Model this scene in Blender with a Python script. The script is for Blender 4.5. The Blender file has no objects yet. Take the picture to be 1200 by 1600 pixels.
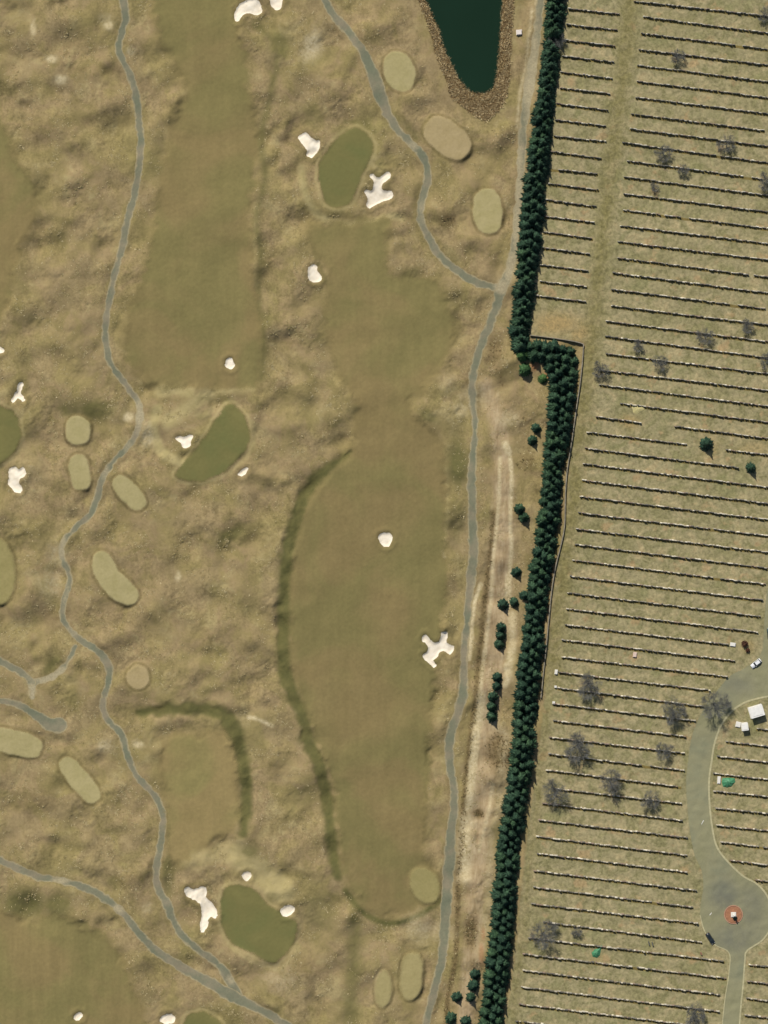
import bpy, bmesh, math, random
import numpy as np
from mathutils import Vector, Matrix

rnd = random.Random(7)
nrg = np.random.default_rng(11)
S = 0.25                                    # metres per photo pixel
def W(px, py): return ((px - 600) * S, (800 - py) * S)

# ------------------------------------------------------------------ camera, sky, sun, exposure
scene = bpy.context.scene
C = scene.collection
cam_d = bpy.data.cameras.new('camera'); cam = bpy.data.objects.new('camera', cam_d); C.objects.link(cam)
CAM_H = 1200.0
cam.location = (0, 0, CAM_H); cam.rotation_euler = (0, 0, 0)
cam_d.sensor_fit = 'VERTICAL'; cam_d.sensor_height = 36.0; cam_d.lens = 36.0 * CAM_H / 400.0
cam_d.clip_start = 1.0; cam_d.clip_end = 20000.0
scene.camera = cam

SUN_EL = math.radians(47); SUN_AZ = math.radians(-24)      # azimuth from +Y towards +X
world = bpy.data.worlds.new('World'); scene.world = world; world.use_nodes = True
wn = world.node_tree.nodes; wl = world.node_tree.links
sky = wn.new('ShaderNodeTexSky'); sky.sky_type = 'NISHITA'; sky.sun_disc = False
sky.sun_elevation = SUN_EL; sky.sun_rotation = SUN_AZ
bg = wn['Background']; bg.inputs['Strength'].default_value = 0.08
wl.new(sky.outputs['Color'], bg.inputs['Color'])
sun_d = bpy.data.lights.new('sun', 'SUN'); sun_d.energy = 4.55; sun_d.angle = math.radians(0.5); sun_d.color = (1.0, 0.96, 0.89)
sun = bpy.data.objects.new('sun', sun_d); C.objects.link(sun)
sdir = Vector((-math.sin(SUN_AZ) * math.cos(SUN_EL), -math.cos(SUN_AZ) * math.cos(SUN_EL), -math.sin(SUN_EL)))
sun.rotation_euler = sdir.to_track_quat('-Z', 'Y').to_euler(); sun.location = (-80, 180, 300)
vs = scene.view_settings
vs.view_transform = 'Standard'; vs.look = 'None'; vs.gamma = 1.0; vs.use_curve_mapping = False; vs.exposure = 0.0

# ------------------------------------------------------------------ node helpers
def srgb(r, g, b, k=1.0):
    def f(c):
        c /= 255.0
        return (c / 12.92 if c <= 0.04045 else ((c + 0.055) / 1.055) ** 2.4) * k
    return (f(r), f(g), f(b), 1.0)
ALB = 0.82
def A(r, g, b): return srgb(r, g, b, ALB)     # base colour of a ground that shows about this colour in the sun

class NT:
    def __init__(s, name):
        s.m = bpy.data.materials.new(name); s.m.use_nodes = True
        s.t = s.m.node_tree; s.t.nodes.clear()
        s.out = s.t.nodes.new('ShaderNodeOutputMaterial')
        s.pos = s.t.nodes.new('ShaderNodeNewGeometry').outputs['Position']
    def node(s, ty, **kw):
        n = s.t.nodes.new(ty)
        for k, v in kw.items(): setattr(n, k, v)
        return n
    def put(s, sock, v):
        if hasattr(v, 'is_output'): s.t.links.new(v, sock)
        else: sock.default_value = v
    def vec(s, scale=(1, 1, 1), rot=0.0, loc=(0, 0, 0)):
        n = s.node('ShaderNodeMapping'); s.put(n.inputs['Vector'], s.pos)
        n.inputs['Scale'].default_value = scale; n.inputs['Rotation'].default_value = (0, 0, rot); n.inputs['Location'].default_value = loc
        return n.outputs['Vector']
    def noise(s, size, detail=3.0, rough=0.55, dist=0.0, vec=None, off=0.0):
        n = s.node('ShaderNodeTexNoise'); n.noise_dimensions = '3D'
        if vec is None: vec = s.vec(loc=(off * 37.1, off * 11.7, off * 5.3)) if off else s.pos
        s.put(n.inputs['Vector'], vec)
        n.inputs['Scale'].default_value = 1.0 / size; n.inputs['Detail'].default_value = detail
        n.inputs['Roughness'].default_value = rough; n.inputs['Distortion'].default_value = dist
        return n.outputs['Fac']
    def voro(s, size, feature='F1', vec=None):
        n = s.node('ShaderNodeTexVoronoi'); n.feature = feature
        s.put(n.inputs['Vector'], vec if vec is not None else s.pos); n.inputs['Scale'].default_value = 1.0 / size
        return n.outputs['Distance']
    def ramp(s, fac, stops, interp='LINEAR'):
        n = s.node('ShaderNodeValToRGB'); s.put(n.inputs['Fac'], fac); r = n.color_ramp; r.interpolation = interp
        while len(r.elements) > 1: r.elements.remove(r.elements[-1])
        r.elements[0].position = stops[0][0]; r.elements[0].color = stops[0][1]
        for p, c in stops[1:]:
            e = r.elements.new(p); e.color = c
        return n.outputs['Color']
    def step(s, fac, a, b, lo=0.0, hi=1.0):
        n = s.node('ShaderNodeMapRange'); n.interpolation_type = 'SMOOTHSTEP'
        s.put(n.inputs['Value'], fac); s.put(n.inputs['From Min'], a); s.put(n.inputs['From Max'], b)
        n.inputs['To Min'].default_value = lo; n.inputs['To Max'].default_value = hi
        return n.outputs['Result']
    def mix(s, f, a, b, mode='MIX'):
        n = s.node('ShaderNodeMix'); n.data_type = 'RGBA'; n.blend_type = mode
        s.put(n.inputs[0], f); s.put(n.inputs[6], a); s.put(n.inputs[7], b)
        return n.outputs[2]
    def math(s, op, a, b=0.0):
        n = s.node('ShaderNodeMath', operation=op); s.put(n.inputs[0], a); s.put(n.inputs[1], b)
        return n.outputs[0]
    def attr(s, name):
        return s.node('ShaderNodeAttribute', attribute_name=name).outputs['Fac']
    def attrc(s, name):
        return s.node('ShaderNodeAttribute', attribute_name=name).outputs['Color']
    def grey(s, v, k=1.0): return s.ramp(v, [(0, (0, 0, 0, 1)), (1, (k, k, k, 1))])
    def bump(s, h, dist, strength=1.0):
        n = s.node('ShaderNodeBump'); s.put(n.inputs['Height'], h)
        n.inputs['Distance'].default_value = dist; n.inputs['Strength'].default_value = strength
        return n.outputs['Normal']
    def finish(s, col, rough=0.9, spec=0.15, normal=None, alpha=None, metal=0.0, **extra):
        b = s.node('ShaderNodeBsdfPrincipled')
        s.put(b.inputs['Base Color'], col); s.put(b.inputs['Roughness'], rough)
        b.inputs['Specular IOR Level'].default_value = spec; b.inputs['Metallic'].default_value = metal
        for k, v in extra.items(): s.put(b.inputs[k.replace('_', ' ')], v)
        if normal is not None: s.put(b.inputs['Normal'], normal)
        o = b.outputs['BSDF']
        if alpha is not None:
            t = s.node('ShaderNodeBsdfTransparent'); mx = s.node('ShaderNodeMixShader')
            s.put(mx.inputs[0], alpha); s.t.links.new(t.outputs[0], mx.inputs[1]); s.t.links.new(o, mx.inputs[2]); o = mx.outputs[0]
        s.t.links.new(o, s.out.inputs['Surface'])
        return s.m

def plain(name, rgb, rough=0.6, spec=0.3, var=0.15, size=0.6, metal=0.0, **extra):
    n = NT(name); v = n.noise(size, 4)
    lo = tuple(c * (1 - var) for c in rgb[:3]) + (1,); hi = tuple(min(1, c * (1 + var)) for c in rgb[:3]) + (1,)
    return n.finish(n.ramp(v, [(0.25, lo), (0.75, hi)]), rough, spec, metal=metal, **extra)

# ------------------------------------------------------------------ object helpers
def tag(o, label=None, cat=None, group=None, kind=None):
    if label: o['label'] = label
    if cat: o['category'] = cat
    if group: o['group'] = group
    if kind: o['kind'] = kind
    return o
def mesh_np(name, verts, faces, mat=None, smooth=False, attrs=None):
    """verts (n,3), faces: (m,k) array with k = 3 or 4"""
    verts = np.asarray(verts, np.float32); faces = np.asarray(faces, np.int32); k = faces.shape[1]
    me = bpy.data.meshes.new(name)
    me.vertices.add(len(verts)); me.vertices.foreach_set('co', verts.ravel())
    me.loops.add(faces.size); me.loops.foreach_set('vertex_index', faces.ravel())
    me.polygons.add(len(faces)); me.polygons.foreach_set('loop_start', np.arange(0, faces.size, k, dtype=np.int32))
    me.update(calc_edges=True)
    me.polygons.foreach_set('use_smooth', np.full(len(faces), smooth, dtype=bool))
    for nm, a in (attrs or {}).items():
        a = np.asarray(a, np.float32)
        if a.ndim == 1:
            at = me.attributes.new(nm, 'FLOAT', 'POINT'); at.data.foreach_set('value', a)
        else:
            at = me.attributes.new(nm, 'FLOAT_COLOR', 'POINT')
            at.data.foreach_set('color', np.concatenate([a, np.ones((len(a), 1), np.float32)], 1).ravel())
    if mat: me.materials.append(mat)
    return me
def link(name, me, parent=None, loc=None, rz=None):
    o = bpy.data.objects.new(name, me); C.objects.link(o)
    if parent: o.parent = parent
    if loc is not None: o.location = loc
    if rz is not None: o.rotation_euler = (0, 0, rz)
    return o
def empty(name, loc, rz=0.0):
    o = bpy.data.objects.new(name, None); C.objects.link(o); o.location = loc; o.rotation_euler = (0, 0, rz)
    o.empty_display_size = 0.3
    return o
def bm_obj(name, bm, mat, parent=None, smooth=False):
    me = bpy.data.meshes.new(name); bm.normal_update(); bm.to_mesh(me); bm.free()
    if smooth: me.polygons.foreach_set('use_smooth', np.ones(len(me.polygons), dtype=bool))
    me.materials.append(mat)
    return link(name, me, parent)
def box(bm, c, s, rz=0.0, bevel=0.0):
    m = Matrix.Translation(c) @ Matrix.Rotation(rz, 4, 'Z') @ Matrix.Diagonal((s[0], s[1], s[2], 1))
    r = bmesh.ops.create_cube(bm, size=1.0, matrix=m)
    if bevel:
        ed = list({e for v in r['verts'] for e in v.link_edges})
        bmesh.ops.bevel(bm, geom=ed, offset=bevel, segments=2, affect='EDGES')
def cyl(bm, c, r1, r2, h, seg=16, rot=None):
    m = Matrix.Translation(c) @ (rot if rot is not None else Matrix.Identity(4))
    bmesh.ops.create_cone(bm, cap_ends=True, segments=seg, radius1=r1, radius2=r2, depth=h, matrix=m)

# ------------------------------------------------------------------ terrain grid
GX0, GX1, GY0, GY1, GS = -172.0, 172.0, -222.0, 222.0, 0.5
nx = int((GX1 - GX0) / GS) + 1; ny = int((GY1 - GY0) / GS) + 1
gx = GX0 + GS * np.arange(nx); gy = GY0 + GS * np.arange(ny)
XX, YY = np.meshgrid(gx, gy)                                  # [iy, ix]
fx = np.fft.fftfreq(nx, GS); fy = np.fft.fftfreq(ny, GS)
FR = np.sqrt(fx[None, :] ** 2 + fy[:, None] ** 2)
def band(wl, seed, width=0.55):
    g = np.random.default_rng(seed).standard_normal((ny, nx))
    f = 1.0 / wl
    flt = np.exp(-((np.log(np.maximum(FR, 1e-6) / f)) ** 2) / (2 * width ** 2)); flt[0, 0] = 0
    r = np.fft.ifft2(np.fft.fft2(g) * flt).real
    return r / r.std()
def sstep(a, b, x):
    t = np.clip((x - a) / (b - a), 0, 1); return t * t * (3 - 2 * t)

def catmull(pts, closed, step=1.0):
    """smooth photo-pixel points -> world points"""
    P = np.array([W(*p[:2]) for p in pts], float); n = len(P); out = []; ks = []
    rng_ = range(n) if closed else range(n - 1)
    for i in rng_:
        if closed: a, b, c, d = P[(i - 1) % n], P[i], P[(i + 1) % n], P[(i + 2) % n]
        else: a, b, c, d = P[max(i - 1, 0)], P[i], P[i + 1], P[min(i + 2, n - 1)]
        m = max(2, int(np.linalg.norm(c - b) / step))
        for k in range(m):
            t = k / m
            out.append(0.5 * ((2 * b) + (-a + c) * t + (2 * a - 5 * b + 4 * c - d) * t * t + (-a + 3 * b - 3 * c + d) * t ** 3)); ks.append(i + t)
    if not closed: out.append(P[-1]); ks.append(n - 1.0)
    return np.array(out), np.array(ks)
def window(x0, x1, y0, y1):
    i0 = max(0, int((x0 - GX0) / GS)); i1 = min(nx, int((x1 - GX0) / GS) + 2)
    j0 = max(0, int((y0 - GY0) / GS)); j1 = min(ny, int((y1 - GY0) / GS) + 2)
    return slice(j0, max(j1, j0)), slice(i0, max(i1, i0))
PAD = 8.0
def sd_poly(pts, closed_pts=None):
    """signed distance (m, inside positive) on the grid, smooth outline"""
    P = catmull(pts, True, 1.0)[0] if closed_pts is None else closed_pts
    out = np.full((ny, nx), -PAD, np.float32)
    w = window(P[:, 0].min() - PAD, P[:, 0].max() + PAD, P[:, 1].min() - PAD, P[:, 1].max() + PAD)
    X = XX[w]; Y = YY[w]
    if X.size == 0: return out
    d2 = np.full(X.shape, 1e9); ins = np.zeros(X.shape, bool); n = len(P)
    for i in range(n):
        ax, ay = P[i]; bx, by = P[(i + 1) % n]; ex, ey = bx - ax, by - ay
        t = np.clip(((X - ax) * ex + (Y - ay) * ey) / (ex * ex + ey * ey + 1e-12), 0, 1)
        d2 = np.minimum(d2, (X - ax - t * ex) ** 2 + (Y - ay - t * ey) ** 2)
        if ay != by:
            c = ((ay > Y) != (by > Y)) & (X < (bx - ax) * (Y - ay) / (by - ay) + ax); ins ^= c
    d = np.sqrt(d2); out[w] = np.where(ins, d, -np.minimum(d, PAD))
    return out
def sd_line(pts, hw=None, soft=True):
    """half width minus distance; points (px,py[,half width in px]); returns field and the parameter along the line"""
    P, ks = catmull(pts, False, 1.0)
    hws = np.array([(p[2] if len(p) > 2 else hw) for p in pts], float) * S
    h = np.interp(ks, np.arange(len(pts)), hws)
    out = np.full((ny, nx), -PAD, np.float32); par = np.zeros((ny, nx), np.float32)
    pad = PAD + h.max()
    w = window(P[:, 0].min() - pad, P[:, 0].max() + pad, P[:, 1].min() - pad, P[:, 1].max() + pad)
    X = XX[w]; Y = YY[w]; best = np.full(X.shape, -1e9); bp = np.zeros(X.shape)
    for i in range(len(P) - 1):
        ax, ay = P[i]; ex, ey = P[i + 1] - P[i]
        x0, x1 = min(ax, ax + ex) - pad, max(ax, ax + ex) + pad; y0, y1 = min(ay, ay + ey) - pad, max(ay, ay + ey) + pad
        j = (Y[:, 0] >= y0) & (Y[:, 0] <= y1); k = (X[0] >= x0) & (X[0] <= x1)
        if not j.any() or not k.any(): continue
        js = slice(np.argmax(j), len(j) - np.argmax(j[::-1])); kk = slice(np.argmax(k), len(k) - np.argmax(k[::-1]))
        xs = X[js, kk]; ys = Y[js, kk]
        t = np.clip(((xs - ax) * ex + (ys - ay) * ey) / (ex * ex + ey * ey + 1e-12), 0, 1)
        d = (h[i] + (h[i + 1] - h[i]) * t) - np.hypot(xs - ax - t * ex, ys - ay - t * ey)
        b = best[js, kk]; m = d > b; b[m] = d[m]; q = bp[js, kk]; q[m] = (ks[i] + (ks[i + 1] - ks[i]) * t)[m]
    out[w] = np.maximum(best, -PAD); par[w] = bp
    return out, par
def oval(cx, cy, rx, ry, deg=0, n=20, sq=2.0):
    a = math.radians(deg); o = []
    for i in range(n):
        t = 2 * math.pi * i / n; c, s_ = math.cos(t), math.sin(t)
        u = rx * math.copysign(abs(c) ** (2 / sq), c); v = ry * math.copysign(abs(s_) ** (2 / sq), s_)
        o.append((cx + u * math.cos(a) - v * math.sin(a), cy + u * math.sin(a) + v * math.cos(a)))
    return o
def blob(cx, cy, rx, ry, deg=0):
    x, y = W(cx, cy); a = math.radians(-deg)
    u = (XX - x) * math.cos(a) + (YY - y) * math.sin(a); v = -(XX - x) * math.sin(a) + (YY - y) * math.cos(a)
    return np.exp(-((u / (rx * S)) ** 2 + (v / (ry * S)) ** 2)).astype(np.float32)

# ------------------------------------------------------------------ outlines traced in photo pixels
LAWN = [(873,-110),(868,0),(862,100),(850,200),(838,300),(828,400),(818,490),(813,526),(860,530),(912,536),(910,560),(903,640),(892,700),(884,800),(868,900),(858,1000),(850,1100),(838,1200),(825,1300),(814,1400),(804,1500),(790,1600),(778,1710),(1310,1710),(1310,-110)]
FAIRWAYS = [
 ('brownish fairway running down to the square-cut edge above the left cart path', [(236,-60),(240,0),(252,60),(280,110),(291,150),(272,180),(263,230),(247,310),(241,360),(226,430),(205,480),(196,520),(200,560),(222,590),(245,603),(300,606),(360,605),(395,603),(406,560),(406,500),(397,450),(393,390),(387,340),(396,280),(402,220),(390,150),(387,100),(375,60),(368,20),(362,-60)], 0.0),
 ('mown fairway below the upper green beside two bunkers', [(480,345),(500,350),(540,345),(575,342),(608,345),(603,380),(610,430),(640,432),(678,440),(700,478),(711,520),(692,570),(668,600),(642,625),(636,650),(600,665),(566,650),(556,625),(540,600),(524,570),(512,530),(507,480),(513,430),(494,392)], 0.0),
 ('broad central fairway with a star bunker near its right edge', [(556,650),(568,620),(600,605),(630,622),(644,645),(668,665),(689,700),(696,760),(695,830),(694,862),(699,900),(692,950),(684,1000),(680,1060),(672,1130),(668,1200),(665,1280),(660,1330),(682,1362),(685,1392),(655,1418),(612,1431),(577,1422),(556,1400),(541,1375),(530,1310),(520,1230),(500,1170),(482,1120),(468,1080),(455,1040),(452,980),(457,880),(467,820),(484,775),(512,742),(545,705)], 0.0),
 ('short pale brown fairway inside the curved dark green strip', [(258,1155),(285,1146),(310,1150),(335,1143),(355,1152),(365,1180),(372,1230),(370,1280),(345,1310),(310,1322),(285,1345),(262,1330),(262,1280),(256,1230),(250,1190)], 1.0),
 ('wide olive fairway in the bottom left corner', [(-60,1420),(0,1425),(45,1440),(90,1432),(130,1445),(165,1470),(190,1500),(205,1540),(220,1580),(225,1670),(-60,1670)], 0.6),
 ('narrow green fairway cut off by the left edge, upper part', [(-40,170),(0,195),(14,220),(24,255),(45,275),(55,312),(49,352),(36,372),(20,420),(8,480),(-40,500)], 0.9),
]
GREENS = [
 ('oval dark green putting surface between two bunkers near the top', [(540,206),(558,200),(575,213),(584,230),(575,255),(563,280),(556,300),(546,317),(527,325),(511,318),(502,300),(498,272),(504,246),(519,225)]),
 ('dark green putting surface beside the square-cut fairway end', [(356,632),(374,640),(386,660),(390,685),(380,706),(364,726),(345,740),(320,750),(295,751),(275,742),(292,718),(315,690),(338,655)]),
 ('dark green putting surface right of the largest bunker', [(350,1390),(371,1383),(396,1390),(420,1414),(445,1430),(463,1442),(462,1465),(450,1486),(430,1503),(413,1500),(390,1486),(365,1475),(350,1455),(345,1425)]),
 ('green putting surface half cut off by the left edge', [(-30,625),(5,636),(24,648),(32,668),(30,692),(15,714),(-5,726),(-30,730)]),
 ('green putting surface cut off by the bottom edge', [(285,1625),(290,1592),(305,1582),(325,1584),(345,1600),(350,1625),(320,1650)]),
]
TEES = [
 ('pale oval tee nearest the pond, beside the winding path', oval(624,112,24,33,-18)),
 ('large pale oblong tee between the pond tip and the path', oval(699,216,40,25,38,sq=2.6)),
 ('pale oval tee left of the evergreen belt, above the path junction', oval(762,330,23,36,-4,sq=2.3)),
 ('small round pale tee left of the bend in the left cart path', oval(122,673,19.5,23,0,sq=2.2)),
 ('small upright oblong pale tee below the round tee', oval(125,738,16,28,-9,sq=2.8)),
 ('tilted oblong pale tee just right of the left cart path', oval(202,770,32,15.5,47,sq=3)),
 ('long bean shaped pale tee right of the path wiggle', [(147,868),(158,861),(170,864),(178,878),(186,892),(205,910),(216,925),(213,940),(200,946),(186,941),(168,928),(153,908),(145,888)]),
 ('small round tan tee beside the cart path above the green arc', oval(216,1058,17.5,18.5,0)),
 ('rounded olive tee cut off by the left edge', oval(-2,893,26,52,-4)),
 ('oblong pale tee at the left edge below the small path pad', oval(22,1160,45,19,14,sq=3)),
 ('slanting oblong pale tee left of the cart path', oval(125,1219,43,15.5,50,sq=3)),
 ('narrow pale tee near the bottom beside the service path', oval(643,1525,17,37,5,sq=2.6)),
 ('faded tan tee left of the narrow tee at the bottom', oval(599,1545,13,29,3)),
 ('pale yellow mound at the foot of the central fairway', oval(664,1384,22,29,-30)),
]
BUNKERS = [
 ('white sand bunker curled like a hook at the top edge', [(369,14),(377,4),(390,-1),(400,-3),(408,8),(409,18),(400,23),(393,21),(383,22),(377,27),(374,34),(368,33),(366,22)]),
 ('small white bunker cut off by the top edge', [(421,-6),(422,2),(425,11),(431,15),(437,14),(440,5),(441,-6)]),
 ('blocky white bunker left of the upper green', [(466,212),(478,207),(486,215),(494,219),(500,220),(499,232),(493,241),(487,247),(479,242),(480,234),(474,227),(468,219)]),
 ('branched white bunker right of the upper green', [(577.7,273),(583,271),(589,277),(598,274),(604,268),(609,270),(610,278),(600,285),(596,293),(600,298),(608,297),(614,302),(612,310),(597,315),(582,323),(577,326),(572,320),(574,313),(573,305),(569,300),(572,296),(580,298),(584,290),(583,282),(578,277)]),
 ('small kidney shaped bunker alone beside the upper fairway', [(480,421),(490,413),(496,417),(496,423),(503,432),(501,439),(493,442),(483,438),(482,428)]),
 ('tiny white bunker near the square end of the left fairway', [(353,562),(362,559),(365,567),(367,573),(360,577),(352,573)]),
 ('small notched bunker left of the kidney green', [(274,686),(278,681),(287,683),(297,679),(303,683),(298,689),(299,695),(290,701),(285,698),(283,692)]),
 ('tiny slanting bunker just below the kidney green', [(372,740),(380,732),(387,731),(387,737),(377,745)]),
 ('thin three-legged white bunker near the left edge', [(27,602),(33,597),(37,601),(33,612),(35,618),(40,625),(35,628),(28,622),(24,629),(18,627),(22,617),(26,612)]),
 ('ragged white bunker at the left edge below the half-hidden green', [(13,735),(22,729),(30,733),(37,730),(41,737),(40,743),(32,748),(30,755),(36,762),(32,770),(22,769),(18,762),(12,757),(14,747)]),
 ('small heart shaped bunker in the middle of the central fairway', [(591,837),(597,833),(610,833),(613,840),(611,850),(605,855),(597,852),(593,845)]),
 ('star shaped white bunker on the right side of the central fairway', [(659,997),(665,991),(672,1000),(679,1004),(686,1002),(689,993),(690,987),(698,987),(699,997),(697,1004),(704,1007),(709,1010),(708,1017),(703,1023),(695,1018),(688,1018),(683,1027),(677,1032),(683,1039),(678,1043),(671,1037),(662,1030),(660,1023),(667,1019),(669,1013),(667,1007),(661,1003)]),
 ('largest long white bunker left of the lower green', [(288,1388),(295,1386),(303,1390),(313,1386),(322,1387),(323,1397),(321,1402),(330,1410),(337,1420),(340,1430),(337,1436),(330,1432),(325,1438),(325,1447),(317,1457),(313,1453),(313,1440),(315,1428),(312,1413),(304,1407),(297,1403),(290,1398)]),
 ('tiny white bunker above the lower green', [(377,1368),(383,1363),(392,1363),(391,1373),(385,1377)]),
 ('small round white bunker at the upper right of the lower green', [(438,1423),(443,1417),(452,1414),(459,1417),(460,1424),(452,1431),(443,1432)]),
 ('tiny white bunker at the bottom edge, in the corner fairway', [(115,1588),(123,1582),(130,1585),(127,1592),(118,1595)]),
 ('small white bunker at the bottom edge beside the cut-off green', [(253,1588),(262,1585),(273,1588),(273,1595),(268,1601),(249,1597)]),
 ('sliver of white bunker at the left edge', [(-8,541),(2,542),(7,548),(2,552),(-8,551)]),
]
PATHS = [
 ('long winding grey cart path down the left side', [(191,-60,7),(193,0,7),(196,25,7),(192,45,6),(187,65,5.5),(186,80,6),(194,97,6),(203,118,6),(211,143,6),(216,175,6),(219,210,6),(219,240,6),(216,270,6),(209,305,6),(200,340,6),(193,375,6),(187,400,5.5),(178,435,5.5),(171,470,5),(166,500,5.5),(165,525,6),(169,555,6),(175,572,5),(188,590,5.5),(203,610,5.5),(215,628,5),(219,645,5.5),(217,662,5.5),(209,685,5.5),(195,703,5),(180,718,4.5),(165,738,5),(158,755,5.5),(152,775,5.5),(145,797,5.5),(138,807,5),(120,823,5),(101,843,4.5),(96,858,4.5),(99,878,5),(107,895,5),(108,910,5),(103,930,5),(98,952,5),(100,970,5),(112,987,5),(130,1003,5.5),(150,1015,6),(163,1028,6.5),(170,1045,6.5),(171,1060,6),(165,1082,5),(161,1100,5),(163,1115,5),(175,1132,5.5),(188,1145,6),(195,1165,6),(202,1190,5.5),(212,1210,5.5),(228,1228,5.5),(245,1248,5.5),(254,1272,6),(254,1300,6),(251,1320,6),(246,1350,6),(244,1375,6),(250,1393,6),(262,1415,7),(272,1440,6.5),(285,1462,6),(305,1480,6),(325,1495,6),(345,1512,7),(358,1533,8),(372,1556,8)]),
 ('grey cart path slanting across the bottom left corner', [(-60,1322,6),(0,1345,6),(20,1353,6),(40,1362,6.5),(65,1371,6),(95,1376,5.5),(120,1383,6),(145,1392,6.5),(165,1404,6.5),(185,1420,6),(200,1436,6.5),(215,1455,6.5),(230,1472,6.5),(250,1490,7),(275,1505,7.5),(300,1522,8),(330,1537,9),(360,1555,10),(390,1570,8),(420,1585,7),(450,1603,7),(520,1650,7)]),
 ('grey cart path from the top edge past the tees to the junction', [(478,-60,7),(505,-8,7),(515,15,7),(535,38,7),(553,60,7),(567,82,7.5),(578,105,9),(588,130,11),(595,150,10),(603,172,8),(612,190,7),(625,207,6.5),(645,227,6.5),(660,242,6),(667,260,6),(668,280,6.5),(663,300,6.5),(658,320,6),(657,340,6),(665,362,6),(678,385,6.5),(690,403,6.5),(710,420,6.5),(735,437,7),(760,446,6),(776,449,6)]),
 ('long grey service path along the evergreen belt', [(847,-60,6),(845,0,6),(843,20,6),(838,60,6.5),(832,100,8),(828,130,9),(823,160,8),(818,200,7),(814,250,6.5),(811,300,6),(808,340,6),(804,380,6),(799,410,7),(793,430,8),(785,450,9),(778,470,8),(770,495,7),(760,520,7),(750,545,7),(742,575,7),(738,600,7),(739,630,6),(742,655,5),(741,690,5),(738,720,7),(737,760,7),(738,800,7),(739,840,8),(740,870,8),(736,905,8),(732,940,6),(729,980,6),(725,1020,6),(725,1060,7),(722,1090,8),(714,1120,7),(704,1145,8),(702,1170,8),(704,1200,7),(709,1230,6),(710,1260,7),(705,1300,8),(703,1340,9),(699,1380,9),(697,1420,9),(694,1460,8),(690,1500,7),(683,1530,7),(675,1560,7),(668,1590,6),(655,1660,6)]),
 ('short pale path link curving to the left edge fork', [(118,1010,3),(106,1034,4),(95,1047,5),(83,1056,5.5),(66,1063,5.5),(52,1067,6),(51,1078,5),(50,1090,4.5)]),
 ('short grey path coming in from the left edge to the fork', [(-60,1000,6),(0,1033,6),(20,1043,6),(38,1054,6),(50,1066,6)]),
 ('short grey path ending in a wide pad near the left edge', [(-60,1085,5),(0,1095,5),(25,1101,6),(45,1110,6.5),(60,1120,8),(76,1130,11),(92,1133,13)]),
]
ROAD_L = [(1215,860),(1200,915),(1195,960),(1192,1005),(1187,1024),(1165,1043),(1141,1056),(1124,1075),(1106,1096),(1091,1124),(1081,1152),(1075,1190),(1072,1222),(1074,1262),(1078,1300),(1085,1335),(1096,1360),(1099,1385),(1096,1405),(1094,1430),(1101,1455),(1117,1476),(1139,1489),(1139,1520),(1133,1560),(1128,1605),(1120,1680)]
ROAD_R = [(1260,1076),(1200,1088),(1181,1092),(1163,1098),(1145,1110),(1128,1131),(1117,1160),(1112,1190),(1108,1222),(1109,1260),(1114,1300),(1121,1325),(1137,1346),(1160,1368),(1181,1380),(1195,1394),(1204,1412),(1207,1433),(1202,1455),(1190,1470),(1167,1486),(1164,1500),(1161,1540),(1157,1580),(1150,1680)]
ROAD_PTS = ROAD_L + ROAD_R[::-1] + [(1275,1040),(1262,860)]
POND = [(650,-60),(662,-6),(672,18),(682,42),(691,70),(703,98),(717,124),(733,142),(752,146),(768,141),(776,122),(780,92),(783,48),(787,-6),(790,-60)]
BANK = [(638,-60),(651,-6),(664,25),(675,60),(685,95),(699,130),(706,152),(728,170),(757,188),(775,176),(790,155),(796,120),(799,60),(803,0),(806,-60)]

# ------------------------------------------------------------------ fields
d_lawn = sd_poly(LAWN)
d_fair = [sd_poly(p) for _, p, _ in FAIRWAYS]
WOB = band(9, 71); WOB2 = band(3.5, 72)
def wob(d, a, b): return (d + np.where(d > -PAD + .01, a * WOB + b * WOB2, 0)).astype(np.float32)
d_fair = [wob(d, .5, .15) for d in d_fair]
SW1 = [(548,706,4),(518,729,8),(494,749,11),(471,788,11),(459,828,11),(449,870,11),(444,930,11),(443,990,11),(445,1050,12),(458,1087,11),(473,1122,10),(481,1157,11),(498,1192,10),(509,1240,10),(515,1290,10),(522,1340,10),(527,1370,7)]
SW2 = [(215,1112,5),(245,1112,9),(285,1108,10),(325,1108,11),(352,1120,12),(368,1145,12),(377,1180,11),(383,1220,11),(384,1260,10),(380,1300,8)]
d_s1 = wob(sd_line(SW1)[0], .3, .05); d_s2 = wob(sd_line(SW2)[0], .4, .05)
d_fair = [np.minimum(d, np.minimum(-d_s1, -d_s2) + 0.4) for d in d_fair]
d_green = [wob(sd_poly(p), .16, .05) for _, p in GREENS]
d_tee = [wob(sd_poly(p), .12, .04) for _, p in TEES]
d_bunk = [wob(sd_poly(p), 0, .10) for _, p in BUNKERS]
pp = [sd_line(p) for _, p in PATHS]
d_path = [wob(a, .16, .08) for a, _ in pp]
d_road = sd_poly(ROAD_PTS)
d_pond = sd_poly(POND); d_bank = sd_poly(BANK)
allf = np.maximum.reduce(d_fair); allg = np.maximum.reduce(d_green); allt = np.maximum.reduce(d_tee); allb = np.maximum.reduce(d_bunk); allp = np.maximum.reduce(d_path)

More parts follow.
